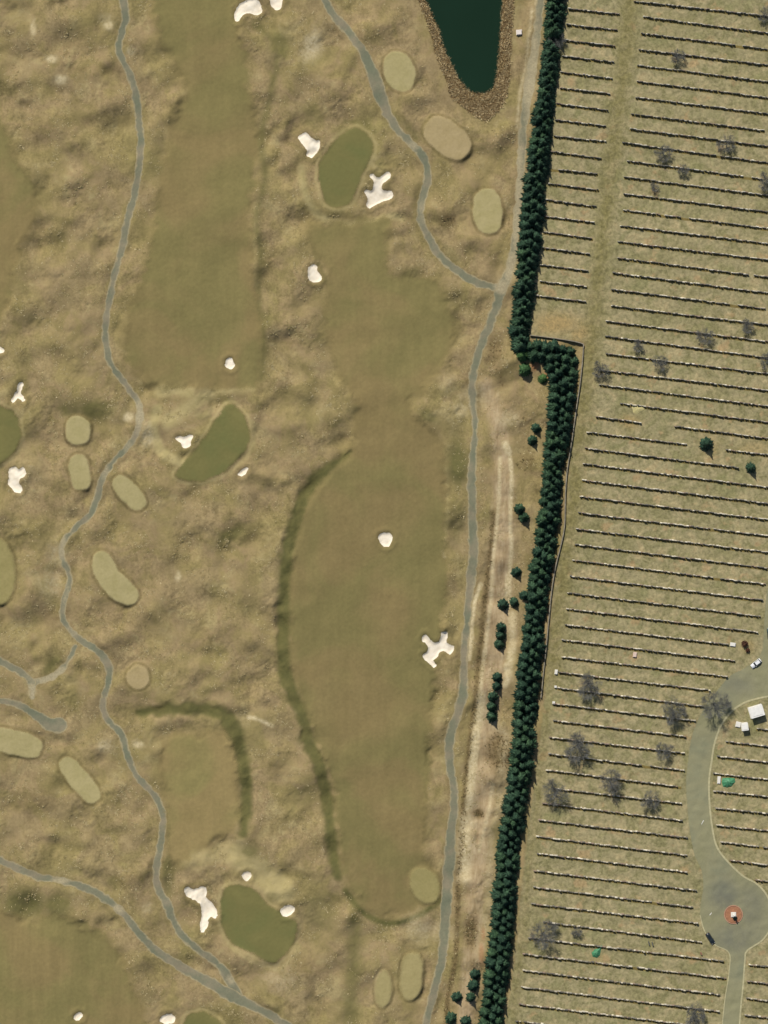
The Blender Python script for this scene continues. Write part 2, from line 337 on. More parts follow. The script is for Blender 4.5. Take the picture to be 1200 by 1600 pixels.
# height
R = 1.0 - 0.82 * sstep(-2.5, 2.5, allf)
R *= 1.0 - 0.93 * sstep(-2.5, 1.0, allg); R *= 1.0 - 0.95 * sstep(-2.0, 0.5, allt)
R *= 1.0 - 0.75 * sstep(-2.5, 0.6, allp); R *= 1.0 - 0.95 * sstep(-4, 1.0, d_lawn); R *= 1.0 - 0.96 * sstep(-7, -1, d_bank)
patch = 0.55 + 0.45 * np.clip(band(45, 5), -1.2, 1.6)
patch2 = np.clip(0.5 + 0.6 * band(28, 15), 0.08, 1.6)
hr = 0.66 * band(32, 1) + 0.38 * band(17, 2) * patch + 0.07 * band(7.0, 3) * patch2 + 0.028 * band(3.2, 4) * patch2 + 0.022 * band(1.5, 8) * patch2
for (cx, cy, rx, ry, hh, deg) in [(128,612,36,22,1.7,15),(393,430,14,40,1.5,0),(400,360,10,30,1.0,0),(688,332,18,14,1.3,30),(630,418,24,15,1.3,-20),(335,812,34,20,1.7,-15),(48,930,20,22,1.4,0),(70,1012,30,10,1.2,-40),
        (222,1365,30,14,1.4,-30),(30,1392,34,14,1.1,0),(470,420,22,26,1.3,0),(455,320,18,22,1.0,0),(480,1000,16,40,0.6,0),(140,175,20,12,1.1,0),(120,280,24,14,1.0,-10),(60,120,34,16,1.0,-10),
        (180,1290,32,12,1.3,-10),(300,1050,60,40,0.8,0),(250,860,40,26,0.8,0),(340,915,30,24,0.8,0),(455,600,36,20,0.9,0),(430,1240,30,16,1.1,-30),(470,1540,30,40,1.1,0),(745,375,20,12,1.0,0),(560,110,30,40,0.7,20),(680,505,16,40,0.5,10),(590,1340,20,30,0.2,0)]:
    hr += hh * blob(cx, cy, rx, ry, deg)
H = R * hr + 0.5 * band(90, 9) * (1 - sstep(-20, 0, d_lawn) * 0.7) * (1 - sstep(-7, -1, d_bank))
H += 0.012 * band(2.2, 21) * (1 - sstep(-1, 1, d_lawn)) + 0.05 * band(7, 22) * sstep(-2, 2, d_lawn) + 0.010 * band(1.6, 23) * sstep(-2, 2, d_lawn)
H += 0.55 * sstep(-1.1, 0.35, allt) + 0.35 * sstep(-2.0, 0.5, allg) 
H += 0.30 * np.exp(-((allb + 1.3) / 0.9) ** 2) - 0.75 * sstep(-0.35, 0.75, allb)
H -= 0.10 * sstep(-0.8, 0.4, allp)
H -= 2.2 * sstep(-2.0, 2.0, d_pond)
WATER = -1.05
# the mown swale that follows the left edge of the central fairway and the arc
swale = np.maximum(sstep(-1.8, 1.8, d_s1), sstep(-1.9, 1.9, d_s2))
H -= 0.95 * swale * np.clip(.8 + .4 * band(20, 77), .3, 1.4)
def zat(x, y):
    u = min(max((x - GX0) / GS, 0), nx - 1.001); v = min(max((y - GY0) / GS, 0), ny - 1.001); i, j = int(u), int(v); a, b = u - i, v - j
    return float((H[j, i] * (1 - a) + H[j, i + 1] * a) * (1 - b) + (H[j + 1, i] * (1 - a) + H[j + 1, i + 1] * a) * b)
def at(px, py, dz=0.0):
    x, y = W(px, py); return Vector((x, y, zat(x, y) + dz))

# ground cover masks
def lines(specs):
    f = np.zeros((ny, nx), np.float32)
    for pts, hw, soft, k in specs: f = np.maximum(f, k * sstep(-soft, soft, sd_line(pts, hw)[0]))
    return f
def blobs(specs):
    f = np.zeros((ny, nx), np.float32)
    for (cx, cy, rx, ry, k, *dg) in specs: f = np.maximum(f, k * np.minimum(1.25 * blob(cx, cy, rx, ry, dg[0] if dg else 0), 1))
    return f
m_green = np.maximum(0.92 * swale, lines([
    ([(398,38),(428,66),(432,100),(420,160),(408,215),(414,280),(401,340),(408,400),(403,470),(412,530),(408,590)], 7, 2.4, 0.62),
    ([(430,60),(440,85)], 10, 3, 0.5), ([(555,1440),(553,1500),(548,1560),(545,1640)], 14, 3.5, 0.62), ([(505,360),(492,392),(508,440)], 4, 1.5, 0.5),
    ([(540,190),(565,192),(585,205)], 5, 1.5, 0.55), ([(610,180),(640,200),(650,215)], 8, 2.5, 0.5), ([(695,870),(697,780),(692,710)], 2, 1.5, 0.2), ([(668,1150),(664,1230),(660,1320)], 3, 1.5, 0.5),
    ([(470,240),(478,300),(500,335)], 7, 2.0, 0.3), ([(540,1392),(556,1414),(578,1433),(612,1443),(655,1430),(690,1405)], 5, 1.5, 0.95)]))
m_green = np.maximum(m_green, blobs([(435,70,18,30,.6),(35,1412,42,24,.75),(90,1415,25,22,.7),(250,1365,22,14,.4),(480,1155,18,10,.8),(500,1425,36,36,.5),(716,725,19,38,.85),(714,810,17,45,.5),(640,430,26,12,.5,-30),(668,650,20,10,.6,30),(555,640,20,12,.4),
    (412,500,16,16,.6),(150,640,34,16,.7),(110,640,22,16,.6),(362,835,24,12,.7,-25),(235,1190,14,60,.25),(270,1300,12,40,.5),(262,1370,10,40,.6),(545,210,30,20,.5),(700,470,26,50,.35),(652,520,40,60,.3),(330,625,70,10,.25),
    (250,240,12,60,.3),(280,330,30,60,.25),(300,60,30,40,.3),(525,680,15,20,.4),(80,1040,22,8,.6,-45),(500,520,20,30,.35),(490,180,18,24,.45),(60,300,14,40,.3),(20,860,16,14,.3),(390,1330,16,12,.6),(240,1560,30,16,.3),(85,1490,90,70,.25),(425,1400,12,10,.4)]))
m_pale = lines([
    ([(789,694),(794,706)], 5, 1.2, 1.0), ([(795,700),(799,740),(798,780),(797,820),(799,850),(797,885),(795,905)], 2.8, 0.8, 1.0), ([(795,900),(794,925),(792,950)], 4.5, 1.0, .95),
    ([(781,715),(779,780),(775,830),(770,880),(768,930),(761,990),(755,1040),(749,1090)], 2.6, 0.9, .8), ([(800,960),(801,1000),(797,1030),(793,1060)], 6, 1.6, .75), ([(791,1040),(793,1060),(790,1070)], 4.5, 1.2, .9),
    ([(751,913),(742,940),(738,970),(736,1000),(733,1030)], 3.0, 0.8, .95), ([(752,1086),(750,1112),(744,1150),(740,1190),(736,1225),(733,1262)], 6, 1.5, .95), ([(730,1280),(727,1330),(725,1370)], 11, 3, .75),
    ([(770,1225),(764,1265),(756,1300),(748,1330)], 3, 1.0, .7), ([(762,1105),(775,1130),(790,1150),(786,1200),(780,1260),(768,1300),(765,1360),(762,1420),(752,1480)], 8, 3, .45),
    ([(757,1440),(752,1480),(746,1530)], 5, 2, .4), ([(832,15),(826,60),(822,100),(812,150),(808,200)], 2.5, 1.2, .7), ([(838,0),(835,40)], 2, .8, .5), ([(803,400),(796,428),(784,447)], 9, 2, .6), ([(387,1120),(405,1124),(425,1134)], 3, .8, .8),
    ([(690,860),(693,870)], 3, 1, .5)])
m_pale = np.maximum(m_pale, blobs([(487,72,14,26,.75,20),(95,125,10,7,.9),(165,30,12,8,.4),(52,45,5,14,.6),(80,93,9,6,.8),(170,40,9,7,.7),(140,1482,14,13,.9),(278,900,5,9,.6),(200,652,8,7,.95),(50,1080,6,10,.8),(205,80,8,8,.6),(660,790,6,30,.0),(720,640,16,14,.4),
    (795,655,20,14,.5),(745,620,30,20,.35),(700,190,30,20,.0),(345,65,0.1,0.1,.0),(215,1163,10,6,.7),(165,1165,12,10,.6),(230,680,12,20,.6),(595,1540,14,30,.3),(40,745,30,40,.2),(690,1455,22,20,.4),(655,1450,24,26,.45),(230,1420,10,12,.3),(700,600,18,18,.3),(440,1530,40,24,.3,30),(80,910,20,30,.4),(90,870,16,26,.4)]))
m_apron = lines([([(250,612),(275,608),(296,614)], 10, 2.0, .8), ([(246,640),(240,670),(252,705),(285,724)], 8, 1.6, .95), ([(262,660),(290,640),(330,612)], 12, 2.5, .75), ([(300,640),(320,650),(335,630)], 8, 2, .5), ([(340,612),(394,608)], 5, 1.5, .6),
    ([(372,1335),(405,1362),(440,1392)], 22, 3, .8), ([(300,1345),(340,1335),(375,1322)], 15, 3, .6), ([(470,262),(476,300),(492,330),(520,346),(565,350),(612,338),(628,342)], 6, 1.6, .8), ([(345,1395),(343,1440),(362,1480),(412,1510),(440,1512),(468,1480)], 4, 1.2, .55), ([(395,660),(396,690),(384,715),(360,738)], 4, 1.2, .5), ([(400,330),(398,400),(402,470)], 3, 1.5, .4), ([(697,720),(699,790),(694,850)], 3, 1.4, .6)])
m_apron = np.maximum(m_apron, 0.5 * np.exp(-((allg + 1.1) / 0.8) ** 2))
m_strip = lines([([(760,600,10),(775,650,14),(785,720,16),(785,800,18),(782,880,20),(778,960,20),(772,1040,20),(762,1120,18),(758,1200,20),(748,1290,20),(742,1380,16),(740,1460,14),(732,1540,14),(722,1640,12)], 12, 2.5, .75)])
m_brown = lines([
    ([(770,800),(768,840),(762,900),(757,940),(752,990),(745,1060),(742,1100),(735,1150),(728,1210),(724,1270),(720,1330),(716,1380),(715,1420),(713,1480),(708,1520),(700,1560),(694,1640)], 4.5, 1.0, .75),
    ([(764,560),(778,575),(785,600)], 10, 4, .5)])
m_brown = np.maximum(m_brown, blobs([(780,1175,24,36,.75),(748,1272,9,9,.9),(736,1455,12,34,.8),(742,1508,16,14,.5),(820,720,20,30,.5),(770,735,16,20,.4),(806,800,16,12,.3),(728,600,8,20,.3),(775,545,12,24,.6),(812,655,16,16,.4),(700,1230,5,20,.3),
    (415,420,22,30,.3),(455,540,20,14,.25),(200,190,30,10,.3),(60,200,30,14,.3),(150,110,50,10,.35),(330,990,40,20,.25),(90,960,30,14,.4),(60,1250,50,20,.35),(200,1375,24,16,.35),(250,1110,14,10,.2),(470,1510,30,20,.35),(430,1200,20,14,.3),(700,345,16,12,.6),(30,740,30,40,.2)]))
m_brown = np.maximum(m_brown, 0.95 * sstep(-0.6, 0.8, d_bank))
m_red = blobs([(835,571,7,8,1.0),(858,586,9,7,1.0),(851,655,6,30,.0),(864,1040,4,10,.8),(862,1075,4,8,.6),(752,1490,5,20,.6),(755,1460,4,12,.6)])
collar = np.exp(-((allt + 0.75) / 0.55) ** 2) * 0.75
m_ring = np.maximum(collar, np.exp(-((allb + 1.2) / 1.0) ** 2) * 0.5).astype(np.float32)
m_fair = 0.8 * sstep(-6.0, 1.0, allf)

# ------------------------------------------------------------------ ground materials
def rough_colour(n):
    a = n.noise(26, 4, 0.55, 0.6); b = n.noise(9, 4, 0.6, 0.8, off=1); c = n.noise(2.6, 4, 0.65, 0.6, off=2)
    st = n.noise(1.7, 3, 0.6, 0.0, vec=n.vec(scale=(1.0, 0.32, 1.0), rot=math.radians(40)))
    fine = n.noise(0.85, 3, 0.75, 0.0, off=3)
    col = n.ramp(a, [(0.30, A(143,131,85)), (0.43, A(150,134,91)), (0.56, A(153,133,97)), (0.70, A(145,132,86))])
    col = n.mix(n.step(b, 0.42, 0.68, 0, 0.75), col, n.ramp(c, [(0.3, A(128,117,75)), (0.7, A(141,127,83))]))
    col = n.mix(n.step(b, 0.30, 0.46, 0.7, 0), col, n.ramp(c, [(0.3, A(154,139,98)), (0.7, A(167,152,108))]))
    col = n.mix(n.step(n.noise(14, 3, 0.55, 0.5, off=14), 0.50, 0.66, 0, 0.75), col, n.ramp(c, [(0.3, A(142,124,89)), (0.7, A(154,136,100))]))
    sp = n.mix(0.5, n.grey(c), n.grey(st)); sp = n.mix(0.5, sp, n.grey(fine))
    k = n.ramp(sp, [(0.34, (0.66, 0.65, 0.62, 1)), (0.5, (1, 1, 1, 1)), (0.66, (1.33, 1.32, 1.29, 1))])
    msk = n.step(n.noise(17, 3, 0.6, 0.4, off=5), 0.36, 0.62, 0.35, 1.0)
    return n.mix(msk, col, n.mix(1.0, col, k, 'MULTIPLY')), fine, c
def ground_material():
    n = NT('rough grassland'); col, fine, c = rough_colour(n)
    wob = n.noise(3.2, 4, 0.6, 0.5, off=7)
    def cover(name, tint, amt=1.0, wobble=0.6):
        nonlocal col
        v = n.math('ADD', n.attr(name), n.math('MULTIPLY', n.math('SUBTRACT', wob, 0.5), wobble))
        f = n.math('MULTIPLY', n.math('MULTIPLY', n.step(v, 0.0, 1.0), n.step(n.attr(name), 0.0, 0.12)), amt)
        col = n.mix(f, col, tint)
    cover('fair', n.ramp(n.noise(7, 3), [(0.3, A(134,121,78)), (0.7, A(145,128,86))]), 0.7, 0.9)
    cover('apron', n.ramp(n.noise(3, 3), [(0.3, A(166,152,104)), (0.7, A(182,166,118))]), 0.95, 0.5)
    cover('strip', n.ramp(n.noise(1.6, 4, 0.7, vec=n.vec(scale=(1.0, 0.22, 1.0), rot=math.radians(5))), [(0.3, A(152,129,96)), (0.5, A(174,152,118)), (0.7, A(194,173,138))]), 0.9, 1.0)
    cover('green', n.ramp(wob, [(0.3, A(82,84,48)), (0.7, A(108,103,62))]), 0.92, 0.4)
    cover('brown', n.ramp(n.noise(1.1, 4, 0.65), [(0.28, A(88,74,46)), (0.6, A(122,104,70)), (0.78, A(165,148,110))]), 0.9)
    cover('ring', n.ramp(n.noise(2.2, 3, off=4), [(0.35, A(98,88,55)), (0.65, A(132,117,77))]), 0.75, 0.9)
    cover('pale', n.ramp(n.noise(1.0, 4, 0.7), [(0.3, A(176,158,118)), (0.55, A(202,186,146)), (0.75, A(220,206,170))]), 0.95, 0.7)
    cover('red', n.ramp(n.noise(1.0, 4), [(0.3, A(150,112,76)), (0.7, A(176,130,92))]), 1.0, 0.4)
    h = n.math('ADD', n.math('MULTIPLY', fine, 0.5), n.math('MULTIPLY', c, 0.8))
    return n.finish(col, 0.95, 0.05, n.bump(h, 0.34, 0.6))
MAT_GROUND = ground_material()

def edge_alpha(n, f=0.5, amp=1.0, size=1.3, d='d'):
    """ragged mown edge: every blade-sized spot is either this turf or the ground below; f is the width of the mingling zone, amp the waviness (m)"""
    w = n.math('MULTIPLY', n.math('SUBTRACT', n.noise(size, 3, 0.55, 0.2, off=9), 0.5), amp * 2)
    fine = n.math('MULTIPLY', n.math('SUBTRACT', n.noise(0.16, 1, 0.5, off=10), 0.5), f * 4.0)
    return n.math('GREATER_THAN', n.math('ADD', n.math('ADD', n.attr(d), w), fine), 0.0)
def mat_fairway(name, olive, streak=None, k=1.0):
    n = NT(name)
    def A(r, g, b): return srgb(r * k, g * k, b * k, ALB)
    a = n.noise(34, 3, 0.5, 0.8, off=1); b = n.noise(11, 4, 0.6, 0.5, off=2); c = n.noise(1.4, 4, 0.65)
    dry = n.ramp(b, [(0.3, A(131,116,77)), (0.5, A(134,118,79)), (0.7, A(138,122,82))])
    wet = n.ramp(b, [(0.3, A(123,114,73)), (0.7, A(130,119,77))])
    col = n.mix(n.step(a, 0.40 - 0.14 * olive, 0.62 - 0.14 * olive), dry, wet)
    sv = n.noise(3.0, 3, 0.55, 0.0, vec=n.vec(scale=(1, 0.10, 1), rot=math.radians(streak if streak is not None else 4)))
    col = n.mix(0.6 if streak is not None else 0.35, col, n.mix(1.0, col, n.ramp(sv, [(0.3, (0.86, 0.87, 0.85, 1)), (0.7, (1.12, 1.12, 1.1, 1))]), 'MULTIPLY'))
    col = n.mix(0.5, col, n.mix(1.0, col, n.ramp(c, [(0.3, (0.84, 0.84, 0.84, 1)), (0.7, (1.14, 1.14, 1.12, 1))]), 'MULTIPLY'))
    return n.finish(col, 0.95, 0.05, n.bump(c, 0.05, 0.6), edge_alpha(n, 2.4, 1.5, 5.0))
MAT_FAIR = mat_fairway('fairway turf', 0.15); MAT_FAIR_UP = mat_fairway('upper fairway turf', 0.25, None, 1.03)
def mat_green():
    n = NT('putting green turf'); a = n.noise(12, 3, 0.5, 0.5); c = n.noise(1.2, 3, 0.6)
    col = n.ramp(a, [(0.3, A(110,110,66)), (0.55, A(117,112,68)), (0.75, A(124,118,72))])
    col = n.mix(0.4, col, n.mix(1.0, col, n.ramp(c, [(0.3, (0.9, 0.9, 0.9, 1)), (0.7, (1.1, 1.1, 1.1, 1))]), 'MULTIPLY'))
    return n.finish(col, 0.9, 0.08, n.bump(c, 0.02, 0.5), edge_alpha(n, 0.9, 0.4, 2.0))
MAT_GREEN = mat_green()
def mat_tee(name, c1, c2, f=0.5):
    n = NT(name); a = n.noise(4.5, 4, 0.6, 0.4); c = n.noise(0.9, 3, 0.65)
    col = n.ramp(a, [(0.28, c1), (0.72, c2)])
    col = n.mix(0.5, col, n.mix(1.0, col, n.ramp(c, [(0.3, (0.88, 0.88, 0.86, 1)), (0.7, (1.12, 1.12, 1.1, 1))]), 'MULTIPLY'))
    return n.finish(col, 0.95, 0.05, n.bump(c, 0.03, 0.6), edge_alpha(n, f, 0.15, 1.6))
MAT_TEE = mat_tee('tee turf', A(161,150,103), A(175,162,117)); MAT_TEE_OLIVE = mat_tee('faded tee turf', A(146,136,88), A(158,146,98), 1.3)
MAT_TEE_FADED = mat_tee('worn tee turf', A(152,140,95), A(166,153,107), 1.2)
MAT_TEE_TAN = mat_tee('tan tee turf', A(164,146,104), A(177,158,117))
def mat_sand():
    n = NT('bunker sand'); a = n.noise(2.4, 4, 0.6, 0.3); c = n.noise(0.35, 3, 0.6)
    col = n.ramp(a, [(0.25, srgb(220,206,180,0.89)), (0.5, srgb(233,221,198,0.89)), (0.75, srgb(242,232,212,0.89))])
    return n.finish(col, 0.95, 0.1, n.bump(c, 0.06, 0.6), edge_alpha(n, 0.10, 0.16, 0.7))
MAT_SAND = mat_sand()
def mat_path():
    n = NT('cart path asphalt'); a = n.noise(9, 3, 0.5, 0.4); c = n.noise(0.8, 4, 0.7); b = n.noise(2.6, 4, 0.6, off=3)
    col = n.ramp(a, [(0.34, A(116,118,95)), (0.5, A(127,124,100)), (0.66, A(142,132,107))])
    pv = n.math('ADD', n.attr('pale'), n.math('MULTIPLY', n.math('SUBTRACT', b, 0.5), 0.8))
    col = n.mix(n.math('MULTIPLY', n.step(pv, 0.1, 0.9), 0.85), col, n.ramp(c, [(0.3, A(160,148,116)), (0.7, A(184,170,136))]))
    # sandy verge: wear that follows the broken asphalt edge
    ev = n.math('ADD', n.attr('d'), n.math('MULTIPLY', n.math('SUBTRACT', b, 0.5), 1.6))
    col = n.mix(n.step(ev, 0.05, 0.75, 0.9, 0.0), col, A(166,152,116))
    col = n.mix(0.6, col, n.mix(1.0, col, n.ramp(c, [(0.3, (0.84, 0.84, 0.84, 1)), (0.7, (1.15, 1.15, 1.13, 1))]), 'MULTIPLY'))
    return n.finish(col, 0.9, 0.15, n.bump(c, 0.03, 0.5), edge_alpha(n, 0.25, 0.3, 2.2))
MAT_PATH = mat_path()
def mat_lawn():
    n = NT('cemetery lawn'); a = n.noise(15, 4, 0.6, 0.6); b = n.noise(5.0, 4, 0.65, 0.8, off=4); c = n.noise(1.2, 4, 0.7, 0.3, off=5); g = n.noise(11, 3, 0.6, 0.5, off=6)
    col = n.ramp(a, [(0.3, A(155,145,109)), (0.5, A(160,149,114)), (0.7, A(148,139,102))])
    col = n.mix(n.step(b, 0.42, 0.64, 0, 1.0), col, n.ramp(c, [(0.3, A(128,122,86)), (0.7, A(143,136,98))]))
    col = n.mix(n.step(b, 0.32, 0.46, 0.9, 0), col, n.ramp(c, [(0.3, A(166,149,111)), (0.7, A(178,163,125))]))
    col = n.mix(n.step(g, 0.54, 0.70, 0, 0.65), col, A(137,134,93))
    col = n.mix(n.step(n.noise(7, 3, 0.6, off=8), 0.58, 0.70, 0, 0.7), col, A(172,146,108))
    col = n.mix(n.math('MULTIPLY', n.attr('lane'), n.step(b, 0.2, 0.65, 0.4, 1.0)), col, n.ramp(c, [(0.3, A(120,112,72)), (0.7, A(136,126,82))]))
    col = n.mix(n.math('MULTIPLY', n.attr('bare'), n.step(c, 0.25, 0.6, 0.5, 1.0)), col, n.ramp(b, [(0.3, A(160,140,96)), (0.7, A(176,150,104))]))
    col = n.mix(n.step(n.math('ADD', n.attr('bed'), n.math('MULTIPLY', n.math('SUBTRACT', c, 0.5), 0.9)), 0.35, 0.75, 0, 0.9), col, n.ramp(b, [(0.35, A(112,96,52)), (0.65, A(128,112,66))]))  # painted headstone shadow: bed tints the lawn olive-brown
    col = n.mix(0.9, col, n.mix(1.0, col, n.ramp(c, [(0.30, (0.66, 0.67, 0.63, 1)), (0.70, (1.28, 1.27, 1.22, 1))]), 'MULTIPLY'))
    return n.finish(col, 0.95, 0.05, n.bump(c, 0.12, 0.6), edge_alpha(n, 1.0, 1.0, 2.0))
MAT_LAWN = mat_lawn()
def mat_road():
    n = NT('worn road asphalt'); a = n.noise(14, 4, 0.55, 0.5); c = n.noise(0.7, 4, 0.7); tr = n.noise(4.0, 3, 0.5, off=2)
    col = n.ramp(a, [(0.3, A(139,136,102)), (0.5, A(143,139,107)), (0.7, A(131,131,104))])
    col = n.mix(n.math('MULTIPLY', n.attr('oil'), n.step(tr, 0.25, 0.6, 0.5, 1.0)), col, A(108,108,96))
    col = n.mix(0.5, col, n.mix(1.0, col, n.ramp(c, [(0.3, (0.88, 0.88, 0.88, 1)), (0.7, (1.12, 1.12, 1.1, 1))]), 'MULTIPLY'))
    return n.finish(col, 0.9, 0.15, n.bump(c, 0.02, 0.4), edge_alpha(n, 0.3, 0.15, 1.6))
MAT_ROAD = mat_road()

# ------------------------------------------------------------------ ground sheet and draped sheets
idx = np.arange(nx * ny).reshape(ny, nx)
def quads(js=slice(None), is_=slice(None)):
    q = idx[js, is_]; return q
a_, b_, c_, d_ = idx[:-1, :-1].ravel(), idx[:-1, 1:].ravel(), idx[1:, 1:].ravel(), idx[1:, :-1].ravel()
TRI = np.concatenate([np.stack([a_, b_, c_], 1), np.stack([a_, c_, d_], 1)])
FLATP = np.stack([XX.ravel(), YY.ravel(), H.ravel()], 1).astype(np.float32)
# outer ring that carries the ground on to the horizon
bi = np.concatenate([idx[0, :-1], idx[:-1, -1], idx[-1, :0:-1], idx[:0:-1, 0]])
nb = len(bi); rings = []; verts = [FLATP]; base = nx * ny; prev = bi; tris = [TRI]
for k, (s_, zf) in enumerate([(1.6, 0.3), (8.0, 0.0), (40.0, 0.0)]):
    v = FLATP[bi].copy(); v[:, 0] *= s_; v[:, 1] *= s_; v[:, 2] *= zf; verts.append(v)
    cur = base + np.arange(nb); base += nb
    nxt = np.roll(np.arange(nb), -1)
    tris.append(np.stack([prev, cur, cur[nxt]], 1)); tris.append(np.stack([prev, cur[nxt], prev[nxt]], 1)); prev = cur
GV = np.concatenate(verts); extra = len(GV) - nx * ny
def ext(a): return np.concatenate([a.ravel().astype(np.float32), np.zeros(extra, np.float32)])
g = link('ground', mesh_np('ground', GV, np.concatenate(tris), MAT_GROUND, True, {'green': ext(m_green), 'pale': ext(m_pale), 'brown': ext(m_brown), 'red': ext(m_red), 'ring': ext(m_ring), 'fair': ext(m_fair), 'apron': ext(m_apron), 'strip': ext(m_strip)}))
tag(g, 'tan and olive rough grassland of the golf course', kind='structure')

def drape(name, d, mat, dz, cut=-0.8, attrs=None):
    """the part of the ground's own triangles where d > cut, clipped along the outline and laid dz above the ground"""
    dv = d.ravel(); t = TRI; ins = dv[t] > cut; cnt = ins.sum(1)
    full = t[cnt == 3]; part = t[(cnt == 1) | (cnt == 2)]
    src = {'d': d}; src.update(attrs or {})
    keys = list(src); fl = [src[k].ravel() for k in keys]
    used, inv = np.unique(full, return_inverse=True)
    V = [FLATP[used].astype(np.float64)]; AT = [[f[used]] for f in fl]; F = [inv.reshape(-1, 3)]
    nv = len(used)
    if len(part):
        pv = dv[part] - cut; pin = pv > 0
        one = pin.sum(1) == 1
        odd = np.where(one, pin.argmax(1), (~pin).argmax(1))
        r = np.arange(len(part)); A0 = part[r, odd]; B0 = part[r, (odd + 1) % 3]; C0 = part[r, (odd + 2) % 3]
        ta = (dv[A0] - cut) / (dv[A0] - dv[B0]); tb = (dv[A0] - cut) / (dv[A0] - dv[C0])
        def lerp(f, t_, P, Q): return f[P] + (f[Q] - f[P]) * (t_ if f.ndim == 1 else t_[:, None])
        fp = FLATP.astype(np.float64)
        P1 = lerp(fp, ta, A0, B0); P2 = lerp(fp, tb, A0, C0); m = len(part)
        V += [fp[A0], fp[B0], fp[C0], P1, P2]
        for q, f in enumerate(fl): AT[q] += [f[A0], f[B0], f[C0], lerp(f, ta, A0, B0), lerp(f, tb, A0, C0)]
        iA, iB, iC, i1, i2 = [nv + k * m + r for k in range(5)]
        F.append(np.stack([iA, i1, i2], 1)[one]); tw = ~one
        F.append(np.stack([i1, iB, iC], 1)[tw]); F.append(np.stack([i1, iC, i2], 1)[tw])
    V = np.concatenate(V); F = np.concatenate(F); V[:, 2] += dz
    # weld and drop unused
    key = np.round(V * 1000).astype(np.int64); _, first, inv2 = np.unique(key, axis=0, return_index=True, return_inverse=True)
    F = inv2.ravel()[F]; ATc = {k: np.concatenate(AT[q])[first] for q, k in enumerate(keys)}; V = V[first]
    F = F[(F[:, 0] != F[:, 1]) & (F[:, 1] != F[:, 2]) & (F[:, 0] != F[:, 2])]
    us, iv = np.unique(F, return_inverse=True); V = V[us]; ATc = {k: a[us] for k, a in ATc.items()}; F = iv.reshape(-1, 3)
    ctr = np.array([V[:, 0].mean(), V[:, 1].mean(), 0.0])
    return link(name, mesh_np(name, V - ctr, F, mat, True, ATc), loc=ctr)

lane = lines([([(990,-60),(985,0),(975,100),(962,200),(950,300),(938,400),(932,470),(925,540),(917,600),(905,680),(896,780),(882,880),(872,960),(862,1060)], 13, 3.5, .85), ([(862,1060),(852,1140),(842,1240),(830,1340),(818,1440),(805,1560),(797,1660)], 6, 2.5, .6)])
bare = blobs([(870,505,36,16,1.0),(905,520,14,14,.8),(985,660,14,10,.7),(985,590,50,6,.0),(1180,700,24,10,.5),(1168,1010,12,10,.6),(905,1010,6,6,.0),(935,1496,12,8,.5),(1110,700,16,20,.4)])
rows = []
def addrows(ox, oy, lst): rows.extend([((a / 3 + ox, b / 3 + oy), (c / 3 + ox, d / 3 + oy)) for a, b, c, d in lst])
R1 = 1245
addrows(800, 0, [(575,5,R1,80),(615,78,R1,160),(605,155,R1,236),(597,232,R1,309),(588,305,R1,388),(585,380,R1,463),(578,455,R1,539),(560,533,1185,612),(553,603,R1,691),(522,668,R1,768),(545,753,1170,838),(525,828,R1,921),(525,907,R1,998),(520,983,R1,1076),(507,1057,R1,1146),(500,1132,R1,1223),
    (265,40,505,65),(255,113,495,140),(245,187,487,215),(240,262,475,290),(230,337,470,367),(225,412,458,438),(210,485,450,517),(205,562,443,590),(195,637,437,663),(185,710,425,742),(180,790,405,815),(170,860,410,890),(160,935,390,967),(150,1012,390,1042),(150,1087,380,1117),(140,1160,365,1190)])
addrows(800, 400, [(495,8,1105,86),(1135,90,R1,102),(472,78,R1,178),(468,155,1185,246),(463,232,R1,327),(445,305,R1,406),(437,375,R1,482),(440,457,R1,556),(410,533,R1,635),(412,603,R1,709),(510,690,R1,784),(392,752,600,780),(765,798,R1,860),(355,825,818,882),(1003,907,R1,937),(345,900,1065,992),(335,973,R1,1090),(330,1050,R1,1165),(320,1127,R1,1240),
    (130,40,355,68),(130,118,355,143),(110,185,345,213)])
addrows(800, 800, [(315,3,R1,116),(305,78,R1,193),(293,150,R1,268),(287,225,1187,337),(275,300,1172,412),(262,378,1165,488),(258,452,1152,563),(250,528,1010,620),(235,598,1050,697),(232,678,1005,770),(220,750,930,835),(215,823,895,910),(190,897,858,978),(195,977,820,1052),(178,1055,812,1130),(175,1133,808,1210),(1145,1013,R1,1026),(1005,1075,R1,1102),(965,1145,R1,1177)])
addrows(800, 1200, [(160,8,795,88),(195,95,795,165),(145,165,800,245),(130,243,818,325),(115,320,820,408),(120,400,820,487),(105,480,862,573),(100,557,850,652),(92,635,870,727),(150,720,890,815),(80,795,998,905),(50,870,1005,985),(50,947,978,1062),(45,1025,970,1140),(35,1105,955,1218),(20,1185,950,1300),
    (945,25,R1,57),(948,107,R1,138),(955,187,R1,216),(962,267,R1,298),(983,345,R1,378),(1015,430,R1,460),(1130,522,R1,535),(1110,920,R1,933),(1105,997,R1,1015),(1100,1077,R1,1095),(1090,1157,R1,1173)])
